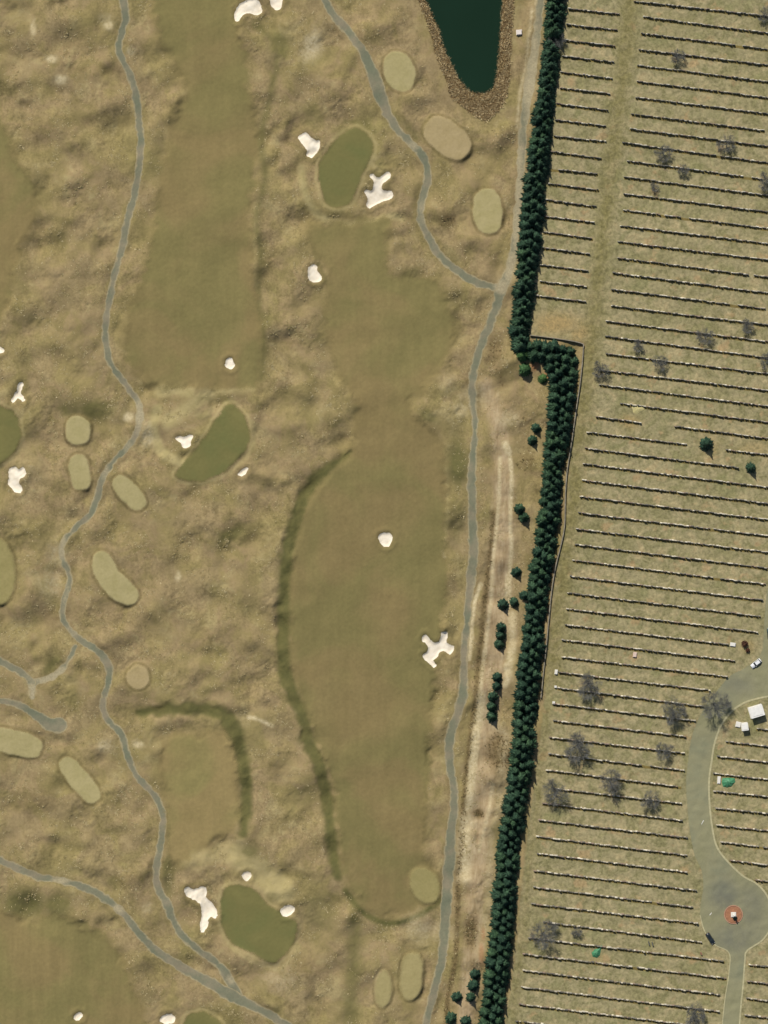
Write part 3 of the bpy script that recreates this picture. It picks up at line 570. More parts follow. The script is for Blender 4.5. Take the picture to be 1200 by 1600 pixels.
# bed: row shadow painted into the lawn colour, warm strip on the shaded side
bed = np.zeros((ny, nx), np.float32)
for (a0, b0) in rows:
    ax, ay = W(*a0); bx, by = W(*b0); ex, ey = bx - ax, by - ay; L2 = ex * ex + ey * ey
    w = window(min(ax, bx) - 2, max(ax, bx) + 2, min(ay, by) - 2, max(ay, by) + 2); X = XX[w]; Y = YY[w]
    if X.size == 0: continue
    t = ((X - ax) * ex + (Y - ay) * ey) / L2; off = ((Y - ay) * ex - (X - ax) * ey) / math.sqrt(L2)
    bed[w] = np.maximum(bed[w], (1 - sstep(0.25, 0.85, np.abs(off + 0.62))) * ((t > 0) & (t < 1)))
tag(drape('cemetery_lawn', d_lawn, MAT_LAWN, 0.012, -1.5, {'lane': lane, 'bare': bare, 'bed': bed}), 'dry mottled cemetery lawn under the rows of headstones', kind='structure')  # bed carries the painted shadow of the headstone rows
for (lab, _, ol), d in zip(FAIRWAYS, d_fair):
    mt = (MAT_FAIR if 'central' in lab else MAT_FAIR_UP) if ol == 0 else mat_fairway('fairway turf olive' if ol < 1 else 'fairway turf pale', 0.15 if ol < 1 else -0.6, -50 if ol == 0.6 else None, 1.03 if ol < 1 else 1.10)
    tag(drape('fairway', d, mt, 0.015 + 0.004 * [f[0] for f in FAIRWAYS].index(lab), -6.0), lab, kind='structure')
for (lab, _), d in zip(GREENS, d_green): tag(drape('putting_green', d, MAT_GREEN, 0.03, -1.6), lab, kind='structure')
for i, ((lab, _), d) in enumerate(zip(TEES, d_tee)):
    tag(drape('tee_box', d, MAT_TEE_TAN if i in (1, 7) else MAT_TEE_OLIVE if i in (8, 13) else MAT_TEE_FADED if i in (11, 12) else MAT_TEE, 0.03, -1.0 if i not in (8, 11, 12, 13) else -2.6), lab, kind='structure')
for (lab, _), d in zip(BUNKERS, d_bunk): tag(drape('sand_bunker', d, MAT_SAND, 0.04, -0.25), lab, 'bunker', 'sand bunkers of the golf course')
worn = np.maximum.reduce([blobs([(217,650,10,24,.9),(200,700,8,14,.5),(97,855,8,22,.8),(103,930,7,40,.5),(165,738,8,14,.6),(95,1376,16,6,.8),(185,1420,10,8,.8),(112,987,14,12,.5),(798,420,12,30,.9),(785,448,14,12,.9),(830,110,16,110,.85),(645,227,14,10,.5),(660,330,8,30,.4),(700,1450,12,40,.2),(737,655,6,30,.3),(80,1055,34,16,1.0),(50,1080,8,14,1.0),(362,1530,10,10,.6),(742,925,6,30,.5),(808,300,12,130,.75)])])
for (lab, _), d in zip(PATHS, d_path): tag(drape('cart_path', d, MAT_PATH, 0.022 + 0.006 * PATHS.index((lab, _)), -0.9, {'pale': worn}), lab, kind='structure')
oil = blobs([(1132,1400,22,26,.7),(1150,1465,34,22,.6),(1175,1420,20,40,.5),(1150,1070,30,14,.4)])
tag(drape('cemetery_road', d_road, MAT_ROAD, 0.03, -0.3, {'oil': oil}), 'worn grey green cemetery road with a turning circle', kind='structure')

# pond
n = NT('pond water'); wv = n.noise(1.6, 3, 0.5)
MAT_WATER = n.finish(n.ramp(n.noise(30, 2), [(0.3, (0.008, 0.022, 0.011, 1)), (0.7, (0.009, 0.025, 0.013, 1))]), 0.08, 0.18, n.bump(wv, 0.01, 0.25))
P = catmull(POND, True, 1.5)[0]; ctr = P.mean(0); dirs = P - ctr
P = P + dirs / np.linalg.norm(dirs, axis=1)[:, None] * 2.0
bm = bmesh.new(); bm.faces.new([bm.verts.new((p[0], p[1], WATER)) for p in P]); bmesh.ops.triangulate(bm, faces=bm.faces[:])
for f in bm.faces:
    if f.normal.z < 0: f.normal_flip()
tag(bm_obj('pond_water', bm, MAT_WATER), 'still dark green pond at the top edge', kind='structure')

# kerbs on the inner side of the cemetery road
MAT_KERB = plain('concrete kerb', A(178,170,132), 0.9, 0.1, 0.18, 0.9)
def kerb(pts, hw, label):
    Pk, _ = catmull(pts, False, 0.8); t = np.gradient(Pk, axis=0); t /= np.linalg.norm(t, axis=1)[:, None]; nn = np.stack([-t[:, 1], t[:, 0]], 1)
    V = []; 
    for p, q in zip(Pk, nn):
        z = zat(*p)
        for o, h in ((-hw, -0.2), (-hw, 0.12), (hw, 0.13), (hw, -0.2)): V.append((p[0] + q[0] * o, p[1] + q[1] * o, z + h))
    F = []
    for i in range(len(Pk) - 1):
        for k in range(3): F.append((4 * i + k, 4 * i + k + 1, 4 * i + 5 + k, 4 * i + 4 + k))
    V = np.array(V); c0 = np.array([V[:, 0].mean(), V[:, 1].mean(), 0]); me = mesh_np('kerb', V - c0, F, MAT_KERB)
    bmx = bmesh.new(); bmx.from_mesh(me); bmesh.ops.recalc_face_normals(bmx, faces=bmx.faces[:]); bmx.to_mesh(me); bmx.free()
    return tag(link('kerb', me, loc=c0), label, kind='structure')
kerb(ROAD_R[:19], 0.36, 'pale kerb along the inner side of the curving road')
kerb(ROAD_R[18:], 0.30, 'pale kerb around the lower side of the turning circle')
kerb(ROAD_L[19:], 0.20, 'thin kerb on the left of the turning circle and lower road')

#PART2
# ------------------------------------------------------------------ evergreen trees
def mat_needles(name, lo, hi):
    n = NT(name); oi = n.node('ShaderNodeObjectInfo').outputs['Random']
    v = n.mix(0.65, n.grey(n.noise(0.9, 3, 0.6)), n.grey(n.attr('shade')))
    col = n.ramp(v, [(0.25, lo), (0.75, hi)])
    col = n.mix(1.0, col, n.ramp(oi, [(0, (0.75, 0.82, 0.85, 1)), (0.5, (1, 1, 1, 1)), (1, (1.25, 1.2, 1.0, 1))]), 'MULTIPLY')
    return n.finish(col, 0.75, 0.2)
MAT_NEEDLE = mat_needles('evergreen needles', (0.014, 0.036, 0.020, 1), (0.052, 0.104, 0.056, 1))
MAT_LEAF = mat_needles('light evergreen leaves', (0.030, 0.070, 0.022, 1), (0.072, 0.140, 0.050, 1))
MAT_BARK = plain('grey brown bark', (0.10, 0.085, 0.065, 1), 0.9, 0.1, 0.3, 0.3)
MAT_RUST = mat_needles('rusty shrub leaves', (0.075, 0.030, 0.018, 1), (0.17, 0.075, 0.045, 1))

def trunk_mesh(name, h, r, seg=7):
    V = []; F = []; rows = 5
    for i in range(rows):
        t = i / (rows - 1); rr = r * (1.35 - 0.35 * min(1, t * 6)) * (1 - 0.8 * t)
        for k in range(seg):
            a = 2 * math.pi * k / seg; V.append((rr * math.cos(a) + 0.05 * math.sin(3 * t), rr * math.sin(a), -0.15 + (h + 0.15) * t))
    for i in range(rows - 1):
        for k in range(seg): F.append((i * seg + k, i * seg + (k + 1) % seg, (i + 1) * seg + (k + 1) % seg, (i + 1) * seg + k))
    return mesh_np(name, V, F, MAT_BARK, True)

def conifer_crown(name, seed, h=7.0, r=2.2, mat=MAT_NEEDLE, base=0.25, flat=0.0):
    """whorls of drooping needle sprays, thinner to the tip"""
    q = random.Random(seed); V = []; F = []; SH = []
    lay = 30
    for i in range(lay):
        t = i / (lay - 1); z = base + (h - base) * t ** 0.92
        rad = r * ((1 - t) ** (1.3 - 2.2 * flat) * (0.6 + 0.4 * min(1, (t + 0.02) * 9))) + 0.10
        n = max(5, int(5 + 12 * rad / r)); ph = q.random() * 6.28
        for k in range(n):
            a = ph + 2 * math.pi * k / n + q.uniform(-.2, .2); L = rad * q.uniform(0.5, 1.38); wd = (0.26 + 0.46 * rad / r) * q.uniform(.6, 1.5)
            ca, sa = math.cos(a), math.sin(a); zz = z + q.uniform(-.18, .18); dr = q.uniform(0.18, 0.5) * L + 0.1
            sh = q.random() ** 2.5; b = len(V); ro = q.uniform(-.75, .75) * wd
            pts = [(0.05 * L, 0.25 * wd, 0.10), (0.05 * L, -0.25 * wd, 0.10), (0.55 * L, wd * 0.62, 0.10 - dr * 0.35 + ro), (0.55 * L, -wd * 0.62, 0.10 - dr * 0.35 - ro), (0.6 * L, 0, 0.26 - dr * 0.3), (L, 0, 0.05 - dr)]
            for (u, v, w) in pts:
                V.append((u * ca - v * sa, u * sa + v * ca, zz + w + q.uniform(-.04, .04))); SH.append(min(1, max(0, sh + q.uniform(-.25, .25))))
            F += [(b, b + 4, b + 2), (b + 1, b + 3, b + 4), (b, b + 1, b + 4), (b + 2, b + 4, b + 5), (b + 4, b + 3, b + 5)]
    b = len(V)
    for k in range(5):
        a = 2 * math.pi * k / 5; V.append((0.10 * math.cos(a), 0.10 * math.sin(a), h - 0.35)); SH.append(.7)
    V.append((0, 0, h + 0.25)); SH.append(.9)
    F += [(b + k, b + (k + 1) % 5, b + 5) for k in range(5)]
    return mesh_np(name, V, F, mat, False, {'shade': SH})
CON = [(trunk_mesh('trunk', h * 0.93, 0.13), conifer_crown('crown', 40 + i, h, r)) for i, (h, r) in enumerate([(7.2, 3.6), (8.6, 3.8), (9.8, 3.7), (8.0, 4.1), (6.2, 3.3), (9.0, 3.4)])]
SHR = [(trunk_mesh('trunk', h * 0.9, 0.09), conifer_crown('crown', 60 + i, h, r)) for i, (h, r) in enumerate([(5.2, 2.2), (5.8, 2.3), (4.7, 2.1)])]
RND = [(trunk_mesh('trunk', 3.2, 0.12), conifer_crown('crown', 80 + i, 4.2, 2.2, MAT_LEAF, 0.3, 0.38)) for i in range(2)]
def plant_tree(kind, name, px, py, sc, label, group=None, cat='tree', zs=None):
    t, c = kind; e = empty(name, at(px, py), rnd.uniform(0, 6.28)); e.scale = (sc, sc, zs if zs else sc)
    link('trunk', t, e); link('crown', c, e)
    return tag(e, label, cat, group)

BY = [-60, 0, 60, 100, 200, 300, 400, 450, 520, 548]
BL = [855, 853, 850, 845, 831, 818, 808, 803, 797, 799]; BR = [893, 889, 882, 876, 868, 856, 845, 838, 831, 832]
SY = [556, 600, 640, 700, 760, 800, 850, 900, 950, 1000, 1050, 1100, 1150, 1200, 1250, 1300, 1350, 1400, 1450, 1500, 1550, 1600, 1660]
SL = [846, 859, 858, 850, 845, 841, 834, 827, 820, 815, 808, 805, 801, 797, 788, 780, 775, 770, 766, 760, 755, 747, 738]
SR = [908, 905, 899, 889, 881, 880, 873, 866, 859, 853, 849, 843, 839, 835, 828, 821, 815, 810, 806, 802, 795, 788, 780]
spots = []
def belt(yy, ll, rr, y0, y1, step, tagname):
    y = y0
    while y <= y1:
        L = np.interp(y, yy, ll) + 9.5; Rr = np.interp(y, yy, rr) - 13
        nrow = 3 if Rr - L < 30 else 4
        for k in range(nrow):
            spots.append((L + (Rr - L) * k / (nrow - 1) + rnd.uniform(-1.6, 1.6), y + (step / 2 if k % 2 else 0) + rnd.uniform(-3, 3), tagname, 'left' if k == 0 else 'right' if k == nrow - 1 else 'middle'))
        y += step
belt(BY, BL, BR, -20, 536, 15.0, 'n'); belt(SY, SL, SR, 560, 1624, 15.0, 's')
for (x, y) in [(812,542),(826,544),(840,541),(852,545),(865,543),(878,547),(890,550),(833,556),(846,556),(858,557),(870,558),(884,560)]: spots.append((x, y, 'c', ''))
def belt_label(k, y, side):
    if k == 'c': return 'dark conifer in the short cross run of the evergreen belt at its jog', 'conifers at the jog of the evergreen belt'
    for y1, w in ((190, 'beside the pond'), (330, 'beside the pale oval tee'), (430, 'just above the path junction'), (545, 'just above the jog'), (700, 'just below the jog'), (860, 'beside the pale wheel tracks'),
                  (960, 'just below the wheel tracks'), (1150, 'beside the small conifer clumps'), (1300, 'beside the dark scrub patch'), (1450, 'near the central fairway foot'), (9999, 'near the bottom edge')):
        if y < y1: return 'dark conifer in the %s row of the evergreen belt %s' % (side, w), 'conifers in the %s row %s' % (side, w)
for i, (x, y, k, side) in enumerate(spots):
    if math.hypot(x - 869, y - 66) < 9: continue
    plant_tree(CON[rnd.randrange(6)], 'conifer_tree', x, y, rnd.uniform(0.80, 1.02) * (1.1 if side == 'middle' else 1.0), *belt_label(k, y, side))
for (x, y, s, lab) in [
    (838,669,1.0,'small conifer west of the belt, upper of a close pair'), (832,688,1.0,'small conifer west of the belt, lower of a close pair'),
    (811,795,1.05,'upper half of a joined conifer pair beside the pale wheel tracks'), (818,808,1.05,'lower half of a joined conifer pair beside the pale wheel tracks'),
    (807,894,1.05,'lone small conifer touching the right wheel track, beside the belt'), (786,945,1.15,'round dark conifer left of the wheel track, standing apart'), (804,941,1.05,'small dark conifer between the lone round one and the belt'), (819,930,.95,'small conifer touching the left face of the belt'),
    (783,980,1.0,'top conifer of the upper clump of three'), (782,993,1.0,'middle conifer of the upper clump of three'), (780,1007,1.15,'bottom conifer of the upper clump of three'),
    (777,1058,1.0,'topmost conifer of the lower column of five'), (776,1072,1.0,'second conifer from the top of the lower column of five'), (770,1088,1.05,'middle conifer of the lower column of five'), (768,1104,1.05,'fourth conifer from the top of the lower column of five'), (768,1119,1.1,'bottom conifer of the lower column of five'),
    (742,1522,1.1,'upper conifer of the pair touching the belt near the bottom'), (739,1539,1.2,'lower conifer of the pair touching the belt near the bottom'), (714,1557,1.1,'lone small conifer beside the brown ditch near the bottom'), (735,1557,.95,'small conifer right of the lone one near the bottom'), (705,1590,1.25,'conifer at the bottom edge beside the brown ditch'), (727,1594,1.1,'conifer at the bottom edge between ditch and belt'),
    (1103,694,1.35,'larger of two dark conifers among the headstones'), (1173,731,1.0,'smaller of two dark conifers among the headstones')]:
    plant_tree(SHR[rnd.randrange(3)], 'small_conifer', x, y, s, lab, 'small conifers standing apart')
plant_tree(RND[0], 'broad_evergreen', 815, 556, 1.0, 'lighter green round evergreen at the inner corner of the jog')
plant_tree(RND[1], 'broad_evergreen', 820, 578, 1.12, 'dark round evergreen below the lighter one at the jog')
plant_tree(RND[1], 'broad_evergreen', 848, 592, .85, 'round evergreen below the red soil patch at the jog', zs=.7)

# ------------------------------------------------------------------ leafless trees
MAT_TWIG = plain('grey twigs', (0.17, 0.17, 0.155, 1), 0.9, 0.1, 0.3, 0.5)
def bare_meshes(seed, h=8.5, spread=6.2, depth=5):
    q = random.Random(seed); TV, TF, BV, BF = [], [], [], []
    def tube(Vs, Fs, p, d, r0, r1, seg):
        n = d.normalized(); u = n.orthogonal().normalized(); v = n.cross(u); b = len(Vs)
        for k in range(seg):
            a = 2 * math.pi * k / seg; o = u * math.cos(a) + v * math.sin(a); Vs.append(tuple(p + o * r0))
        for k in range(seg):
            a = 2 * math.pi * k / seg; o = u * math.cos(a) + v * math.sin(a); Vs.append(tuple(p + d + o * r1))
        for k in range(seg): Fs.append((b + k, b + (k + 1) % seg, b + seg + (k + 1) % seg, b + seg + k))
    def grow(p, d, L, r, lev):
        seg = 5 if lev < 2 else 3
        e = p + d * L; tube(BV, BF, p, d * L, r, r * 0.68, seg)
        if lev >= depth: return
        n = 4
        for k in range(n):
            f = q.uniform(0.45, 1.0); s = p + d * L * f
            ax = Vector((q.uniform(-1, 1), q.uniform(-1, 1), q.uniform(-0.35, 0.55))).normalized()
            nd = (d * q.uniform(0.6, 1.0) + ax * q.uniform(0.45, 0.85)).normalized(); nd.z = max(nd.z, -0.1)
            grow(s, nd.normalized(), L * q.uniform(0.55, 0.85), max(r * 0.52, 0.017), lev + 1)
        grow(e, (d + Vector((q.uniform(-.3, .3), q.uniform(-.3, .3), q.uniform(-.05, .3)))).normalized(), L * 0.7, max(r * 0.62, 0.014), lev + 1)
    th = h * 0.26; tube(TV, TF, Vector((0, 0, -0.15)), Vector((0, 0, 0.5)), 0.34, 0.24, 9); tube(TV, TF, Vector((0, 0, 0.35)), Vector((0.04, 0.03, th)), 0.24, 0.20, 9)
    top = Vector((0.03, 0.02, 0.2 + th))
    for k in range(6):
        a = 2 * math.pi * k / 6 + q.uniform(-.3, .3); el = q.uniform(0.25, 0.9)
        grow(top - Vector((0, 0, q.uniform(0, .6))), Vector((math.cos(a) * math.cos(el), math.sin(a) * math.cos(el), math.sin(el))).normalized(), spread * 0.42 * q.uniform(.8, 1.15), 0.11, 1)
    grow(top, Vector((q.uniform(-.2, .2), q.uniform(-.2, .2), 1)).normalized(), h * 0.26, 0.12, 1)
    return mesh_np('trunk', TV, TF, MAT_BARK, True), mesh_np('branches', BV, BF, MAT_TWIG, True)
BARE = [bare_meshes(3 + i) for i in range(3)]
for i, (x, y, s, lab) in enumerate([
    (1057,90,.62,'leafless tree right of the grass lane near the top, high among the rows'), (1036,240,.68,'dark leafless tree above a short gap in a headstone row'), (1134,226,.66,'leafless tree right of the dark one, same height in the photo'), (1066,266,.50,'faint thin leafless tree just below the dark upper one'),
    (1198,285,.75,'leafless tree cut by the right edge in the upper rows'), (1195,24,.55,'leafless tree at the top right corner'), (997,540,.52,'thin greenish leafless tree left of the middle cluster'), (1030,567,.60,'dark leafless tree in the middle rows, lowest of its cluster'),
    (1101,526,.62,'leafless tree between the middle cluster and the right edge tree'), (1167,509,.60,'upper right leafless tree of the middle cluster'), (938,578,.66,'leafless tree beside the grass lane opposite the jog'), (1198,566,.60,'leafless tree cut by the right edge in the middle rows'),
    (919,1070,1.05,'wide leafless tree at the left of the lower rows, topmost there'), (1050,1109,.98,'leafless tree just left of the one overhanging the road'), (1115,1100,1.05,'leafless tree overhanging the bend of the road'), (902,1165,1.18,'widest leafless tree, below the topmost wide one'),
    (1037,1173,.70,'small leafless tree left of the narrow part of the road'), (867,1238,.92,'leafless tree at the row ends beside the lower belt'), (953,1221,1.0,'leafless tree right of the one by the belt'), (1015,1248,.75,'small dark leafless tree left of the road, lowest of that group'),
    (849,1457,1.0,'leafless tree by the belt near the bottom left of the cemetery'), (900,1455,.45,'small leafless tree right of the big one near the green tarp'), (1084,1582,.85,'leafless tree at the bottom edge left of the lower road'), (869,66,.62,'grey leafless tree standing inside the evergreen belt'),
    (1022,292,.40,'tiny thin leafless tree in the upper rows, left of the faint one')]):
    t, b = BARE[i % 3]; e = empty('leafless_tree', at(x, y), rnd.uniform(0, 6.28)); e.scale = (s, s, s)
    link('trunk', t, e); link('branches', b, e); tag(e, lab, 'tree', 'leafless trees in the cemetery')

# ------------------------------------------------------------------ headstones
SHAPES = {}
def stone_shape(kind, w, t, h):
    """plinth and tablet; kinds: square, arched, shouldered, sloped"""
    V = []; F = []
    def prism(prof, y0, y1):
        b = len(V); n = len(prof)
        for (x, z) in prof: V.append((x, y0, z))
        for (x, z) in prof: V.append((x, y1, z))
        for k in range(1, n - 1): F.append((b, b + k, b + k + 1)); F.append((b + n, b + n + k + 1, b + n + k))
        for k in range(n):
            j = (k + 1) % n; F.append((b + k, b + n + k, b + n + j)); F.append((b + k, b + n + j, b + j))
    p = 0.16; pw = w * 1.16 / 2
    prism([(-pw, -0.12), (pw, -0.12), (pw, p), (-pw, p)], -t * 1.05, t * 1.05)
    a = w / 2
    if kind == 0: prof = [(-a, p - .01), (a, p - .01), (a, h), (-a, h)]
    elif kind == 1: prof = [(-a, p - .01), (a, p - .01), (a, h * .80), (a * .62, h * .95), (0, h), (-a * .62, h * .95), (-a, h * .80)]
    elif kind == 2: prof = [(-a, p - .01), (a, p - .01), (a, h * .86), (a * .7, h * .88), (a * .5, h), (-a * .5, h), (-a * .7, h * .88), (-a, h * .86)]
    else: prof = [(-a, p - .01), (a, p - .01), (a * .94, h * .93), (0, h), (-a * .94, h * .93)]
    prism(prof, -t / 2, t / 2)
    return np.array(V), np.array(F)
def mat_granite(name, tint=None):
    n = NT(name); v = n.noise(0.18, 4, 0.7); w = n.noise(2.0, 3)
    if tint is None: base = n.attrc('tint')
    else: base = tint
    k = n.ramp(n.mix(0.5, n.grey(v), n.grey(w)), [(0.3, (0.72, 0.72, 0.70, 1)), (0.7, (1.18, 1.18, 1.16, 1))])
    return n.finish(n.mix(1.0, base, k, 'MULTIPLY'), 0.6, 0.3)
MAT_STONE = mat_granite('weathered headstone granite')
TINTS = [(.44, .39, .30), (.54, .48, .37), (.30, .27, .21), (.66, .60, .48), (.16, .145, .12), (.28, .21, .16), (.20, .18, .14)]
BIG = []
for i, (kd, w, t, h) in enumerate([(0, 1.30, .26, 1.45), (1, 1.15, .24, 1.55), (2, 1.40, .27, 1.45), (3, 1.25, .25, 1.40), (1, 1.0, .26, 1.65)]):
    V, F = stone_shape(kd, w, t, h); BIG.append(mesh_np('headstone', V, F, mat_granite('pale granite %d' % i, [(.56, .51, .41), (.46, .41, .33), (.53, .48, .38), (.42, .37, .29), (.48, .43, .35)][i] + (1,))))
tm = [stone_shape(k, 1.0, 1.0, 1.0) for k in range(4)]
SV, SF, ST = [], [], []; nv = 0; cand = []
for (a, b) in rows:
    ax, ay = W(*a); bx, by = W(*b); L = math.hypot(bx - ax, by - ay); ang = math.atan2(by - ay, bx - ax); u = rnd.uniform(0, .5); gap = 0
    while u < L:
        w = rnd.choice((0.62, 0.72, 0.8, 0.9, 1.05)); x = ax + (bx - ax) * u / L; y = ay + (by - ay) * u / L
        off = rnd.uniform(-.14, .14); x += -math.sin(ang) * off; y += math.cos(ang) * off
        if rnd.random() < 0.005: u += rnd.uniform(1.2, 3.2); continue
        if d_road[min(max(int((y - GY0) / GS), 0), ny - 1), min(max(int((x - GX0) / GS), 0), nx - 1)] > -0.6: u += 1; continue
        cand.append((x, y, ang + rnd.uniform(-.05, .05), w)); u += w + rnd.uniform(0.03, 0.25)
inside = [i for i, c in enumerate(cand) if abs(c[0]) < 149 and abs(c[1]) < 199]
big = set(rnd.sample(inside, 300))
for i, (x, y, a, w) in enumerate(cand):
    z = zat(x, y) + 0.015
    if i in big:
        o = link('headstone', BIG[rnd.randrange(5)], loc=(x, y, z), rz=a); o.scale = (rnd.uniform(.8, 1.0),) + (1, rnd.uniform(.9, 1.05))
        ppx, ppy = x / S + 600, 800 - y / S
        wh = 'left of the grass lane' if ppx < 972 - .11 * ppy and ppy < 480 else 'of the upper rows right of the grass lane' if ppy < 330 else 'of the rows level with the jog in the belt' if ppy < 660 else 'of the rows around the two dark conifers' if ppy < 800 else 'of the rows above the road bend' if ppy < 1040 and ppx < 1195 else \
            'inside the road bend' if ppx > 1105 and ppy < 1400 else 'of the bottom rows right of the lower road' if ppx > 1150 else 'of the rows under the wide leafless trees' if ppy < 1260 else 'of the rows left of the turning circle' if ppy < 1480 else 'of the bottom rows left of the lower road'
        tag(o, 'tall pale granite headstone ' + wh, 'headstone', 'taller pale headstones ' + wh); continue
    V, F = tm[rnd.randrange(4)]; V = V.copy(); t = rnd.uniform(.16, .27); h = rnd.uniform(.9, 1.4)
    hh = V[:, 2].copy(); V[:, 0] *= w; V[:, 1] *= t * (1 + 0.1 * (hh < 0.17)); V[:, 2] = np.where(hh > 0.17, hh * h, hh)
    ca, sa = math.cos(a), math.sin(a)
    SV.append(np.stack([V[:, 0] * ca - V[:, 1] * sa + x, V[:, 0] * sa + V[:, 1] * ca + y, V[:, 2] + z], 1)); SF.append(F + nv); nv += len(V)
    tn = np.array(rnd.choice(TINTS)) * rnd.uniform(.8, 1.15); ST.append(np.repeat(tn[None], len(V), 0))
tag(link('headstone_rows', mesh_np('headstone_rows', np.concatenate(SV), np.concatenate(SF), MAT_STONE, False, {'tint': np.concatenate(ST)})), 'long slanting rows of small weathered grey headstones', kind='stuff')
print('stones', len(cand), 'trees', len(spots))

# single slabs and tombs
MAT_MARBLE = plain('pale marble', (.62, .59, .52, 1), .5, .35, .12, .5); MAT_MARBLE2 = plain('white roof slab', (.66, .64, .58, 1), .7, .3, .1, 1.2)
def slab(px, py, w, l, h, deg, label, mat=MAT_MARBLE, name='tomb_slab', cat='tomb'):
    e = empty(name, at(px, py), math.radians(deg)); bm = bmesh.new(); box(bm, (0, 0, h * .25 - .05), (w, l, h * .5 + .1), 0, .03); bm_obj('base', bm, mat, e)
    bm = bmesh.new(); box(bm, (0, 0, h * .5 + h * .24), (w * .82, l * .86, h * .5), 0, .04); bm_obj('top_slab', bm, mat, e)
    return tag(e, label, cat)
slab(1145, 1007, 2.2, 1.5, .7, -7, 'low pale slab at the end of a row near the reddish shrub')
slab(992, 1023, 1.5, 2.0, .8, -7, 'lone pale pink tomb between two rows', plain('pink granite', (.55, .42, .34, 1)))
slab(869, 1050, 1.2, 1.9, .9, -7, 'pale upright tomb at the left end of a row by the belt'); slab(868, 1073, 1.0, .9, 1.0, -7, 'small white marker at a row end, just below the pale tomb'); slab(865, 1098, 1.1, 1.1, 1.2, -7, 'bright white marker at a row end by the belt')
slab(1123.5, 1219, 1.3, 3.0, .6, -4, 'pale upright slab beside the green tarp near the road')
slab(811, 51, 2.3, 2.1, 1.3, 4, 'small whitish box on the bank right of the pond', plain('box concrete', (.62, .55, .48, 1)), 'pump_box', 'box')
slab(1153.5, 1132, 2.1, 2.2, .55, -12, 'low stepped terrace left of the small mausoleum')
for (x, y, lab) in [(1014, 1474, 'left of two thin dark upright slabs between rows near the bottom'), (1019.5, 1475, 'right of two thin dark upright slabs between rows near the bottom')]:
    slab(x, y, .4, 1.7, 1.0, 14, lab, plain('dark granite', (.09, .09, .08, 1)))
slab(1095.5, 1490, .5, 1.1, .9, 25, 'tiny reddish marker above the last rows by the turning circle', plain('red granite', (.22, .10, .07, 1)))

def mausoleum(px, py, w, l, h, deg, label):
    e = empty('mausoleum', at(px, py), math.radians(deg)); m2 = MAT_MARBLE
    bm = bmesh.new(); box(bm, (0, 0, .05), (w * 1.04, l * 1.06, .36)); bm_obj('base', bm, m2, e)
    bm = bmesh.new(); box(bm, (0, 0, .23 + (h - .2) / 2), (w * .86, l * .86, h - .2), 0, .03); bm_obj('wall', bm, m2, e)
    r = None; bm = bmesh.new(); box(bm, (0, 0, h + .20), (w, l, .34), 0, .05); r = bm_obj('roof', bm, MAT_MARBLE2, e)
    bm = bmesh.new(); box(bm, (0, 0, h + .43), (w * .72, l * .72, .12), 0, .03); bm_obj('roof_panel', bm, MAT_MARBLE2, r)
    bm = bmesh.new(); box(bm, (0, -l * .43 - .03, .23 + h * .34), (w * .24, .07, h * .68)); d = bm_obj('door', bm, plain('bronze door', (.10, .08, .05, 1), .4, .5, metal=.6), e)
    bm = bmesh.new(); box(bm, (w * .08, -l * .43 - .09, .23 + h * .34), (.05, .06, .3)); bm_obj('handle', bm, plain('brass', (.5, .38, .15, 1), .3, .5, metal=.9), d)
    for sx in (-1, 1):
        bm = bmesh.new(); cyl(bm, (sx * w * .34, -l * .465, .2 + h * .42), .15, .13, h * .84 - .02, 12); bm_obj('column', bm, m2, e, True)
    return tag(e, label, 'mausoleum', 'flat-roofed mausoleums by the road')
mausoleum(1181, 1111, 5.4, 4.3, 2.9, 17, 'larger white flat-roofed mausoleum inside the road bend')
mausoleum(1163, 1135, 2.5, 3.0, 2.3, 8, 'smaller white mausoleum beside a low stepped terrace')

# green tarps over heaps
n = NT('green tarpaulin'); v = n.noise(0.8, 4, .6); MAT_TARP = n.finish(n.ramp(v, [(0.3, (.035, .15, .065, 1)), (0.7, (.075, .27, .13, 1))]), .5, .4, n.bump(n.noise(.5, 3), .12, .8))
def tarp(px, py, rx, ry, h, seed, label, pts):
    q = random.Random(seed); V = [(0, 0, h)]; F = []; nr, ns = 6, len(pts) * 3
    out = []
    for k in range(len(pts)):
        a, b = pts[k], pts[(k + 1) % len(pts)]
        for j in range(3): out.append((a[0] + (b[0] - a[0]) * j / 3, a[1] + (b[1] - a[1]) * j / 3))
    for i in range(1, nr + 1):
        t = i / nr
        for k in range(ns):
            z = h * (1 - t ** 1.6) + (q.uniform(-.16, .16) + 0.12 * math.sin(k * 2.1)) * (t < 1) - (0.05 if i == nr else 0); V.append((out[k][0] * t * S, -out[k][1] * t * S, z))
    F3 = [(0, 1 + k, 1 + (k + 1) % ns) for k in range(ns)]
    for i in range(nr - 1):
        for k in range(ns):
            a = 1 + i * ns + k; b = 1 + i * ns + (k + 1) % ns; F3 += [(a, a + ns, b), (b, a + ns, b + ns)]
    o = link('green_tarp', mesh_np('green_tarp', V, F3, MAT_TARP, True), loc=at(px, py))
    return tag(o, label, 'tarp', 'green tarps among the rows')
tarp(1138, 1222, 10, 8, 1.3, 1, 'larger bright green tarp over a heap right of the road', [(-9, -6), (0, -7), (10, -6), (12, 0), (6, 7), (-2, 9), (-8, 8), (-10, 1)])
tarp(931, 1489, 8, 7, 1.1, 2, 'smaller bright green tarp between rows near the bottom', [(-7, 0), (-2, -6), (4, -8), (10, -13), (8, -4), (7, 4), (2, 8), (-5, 6)])
tarp_s = None
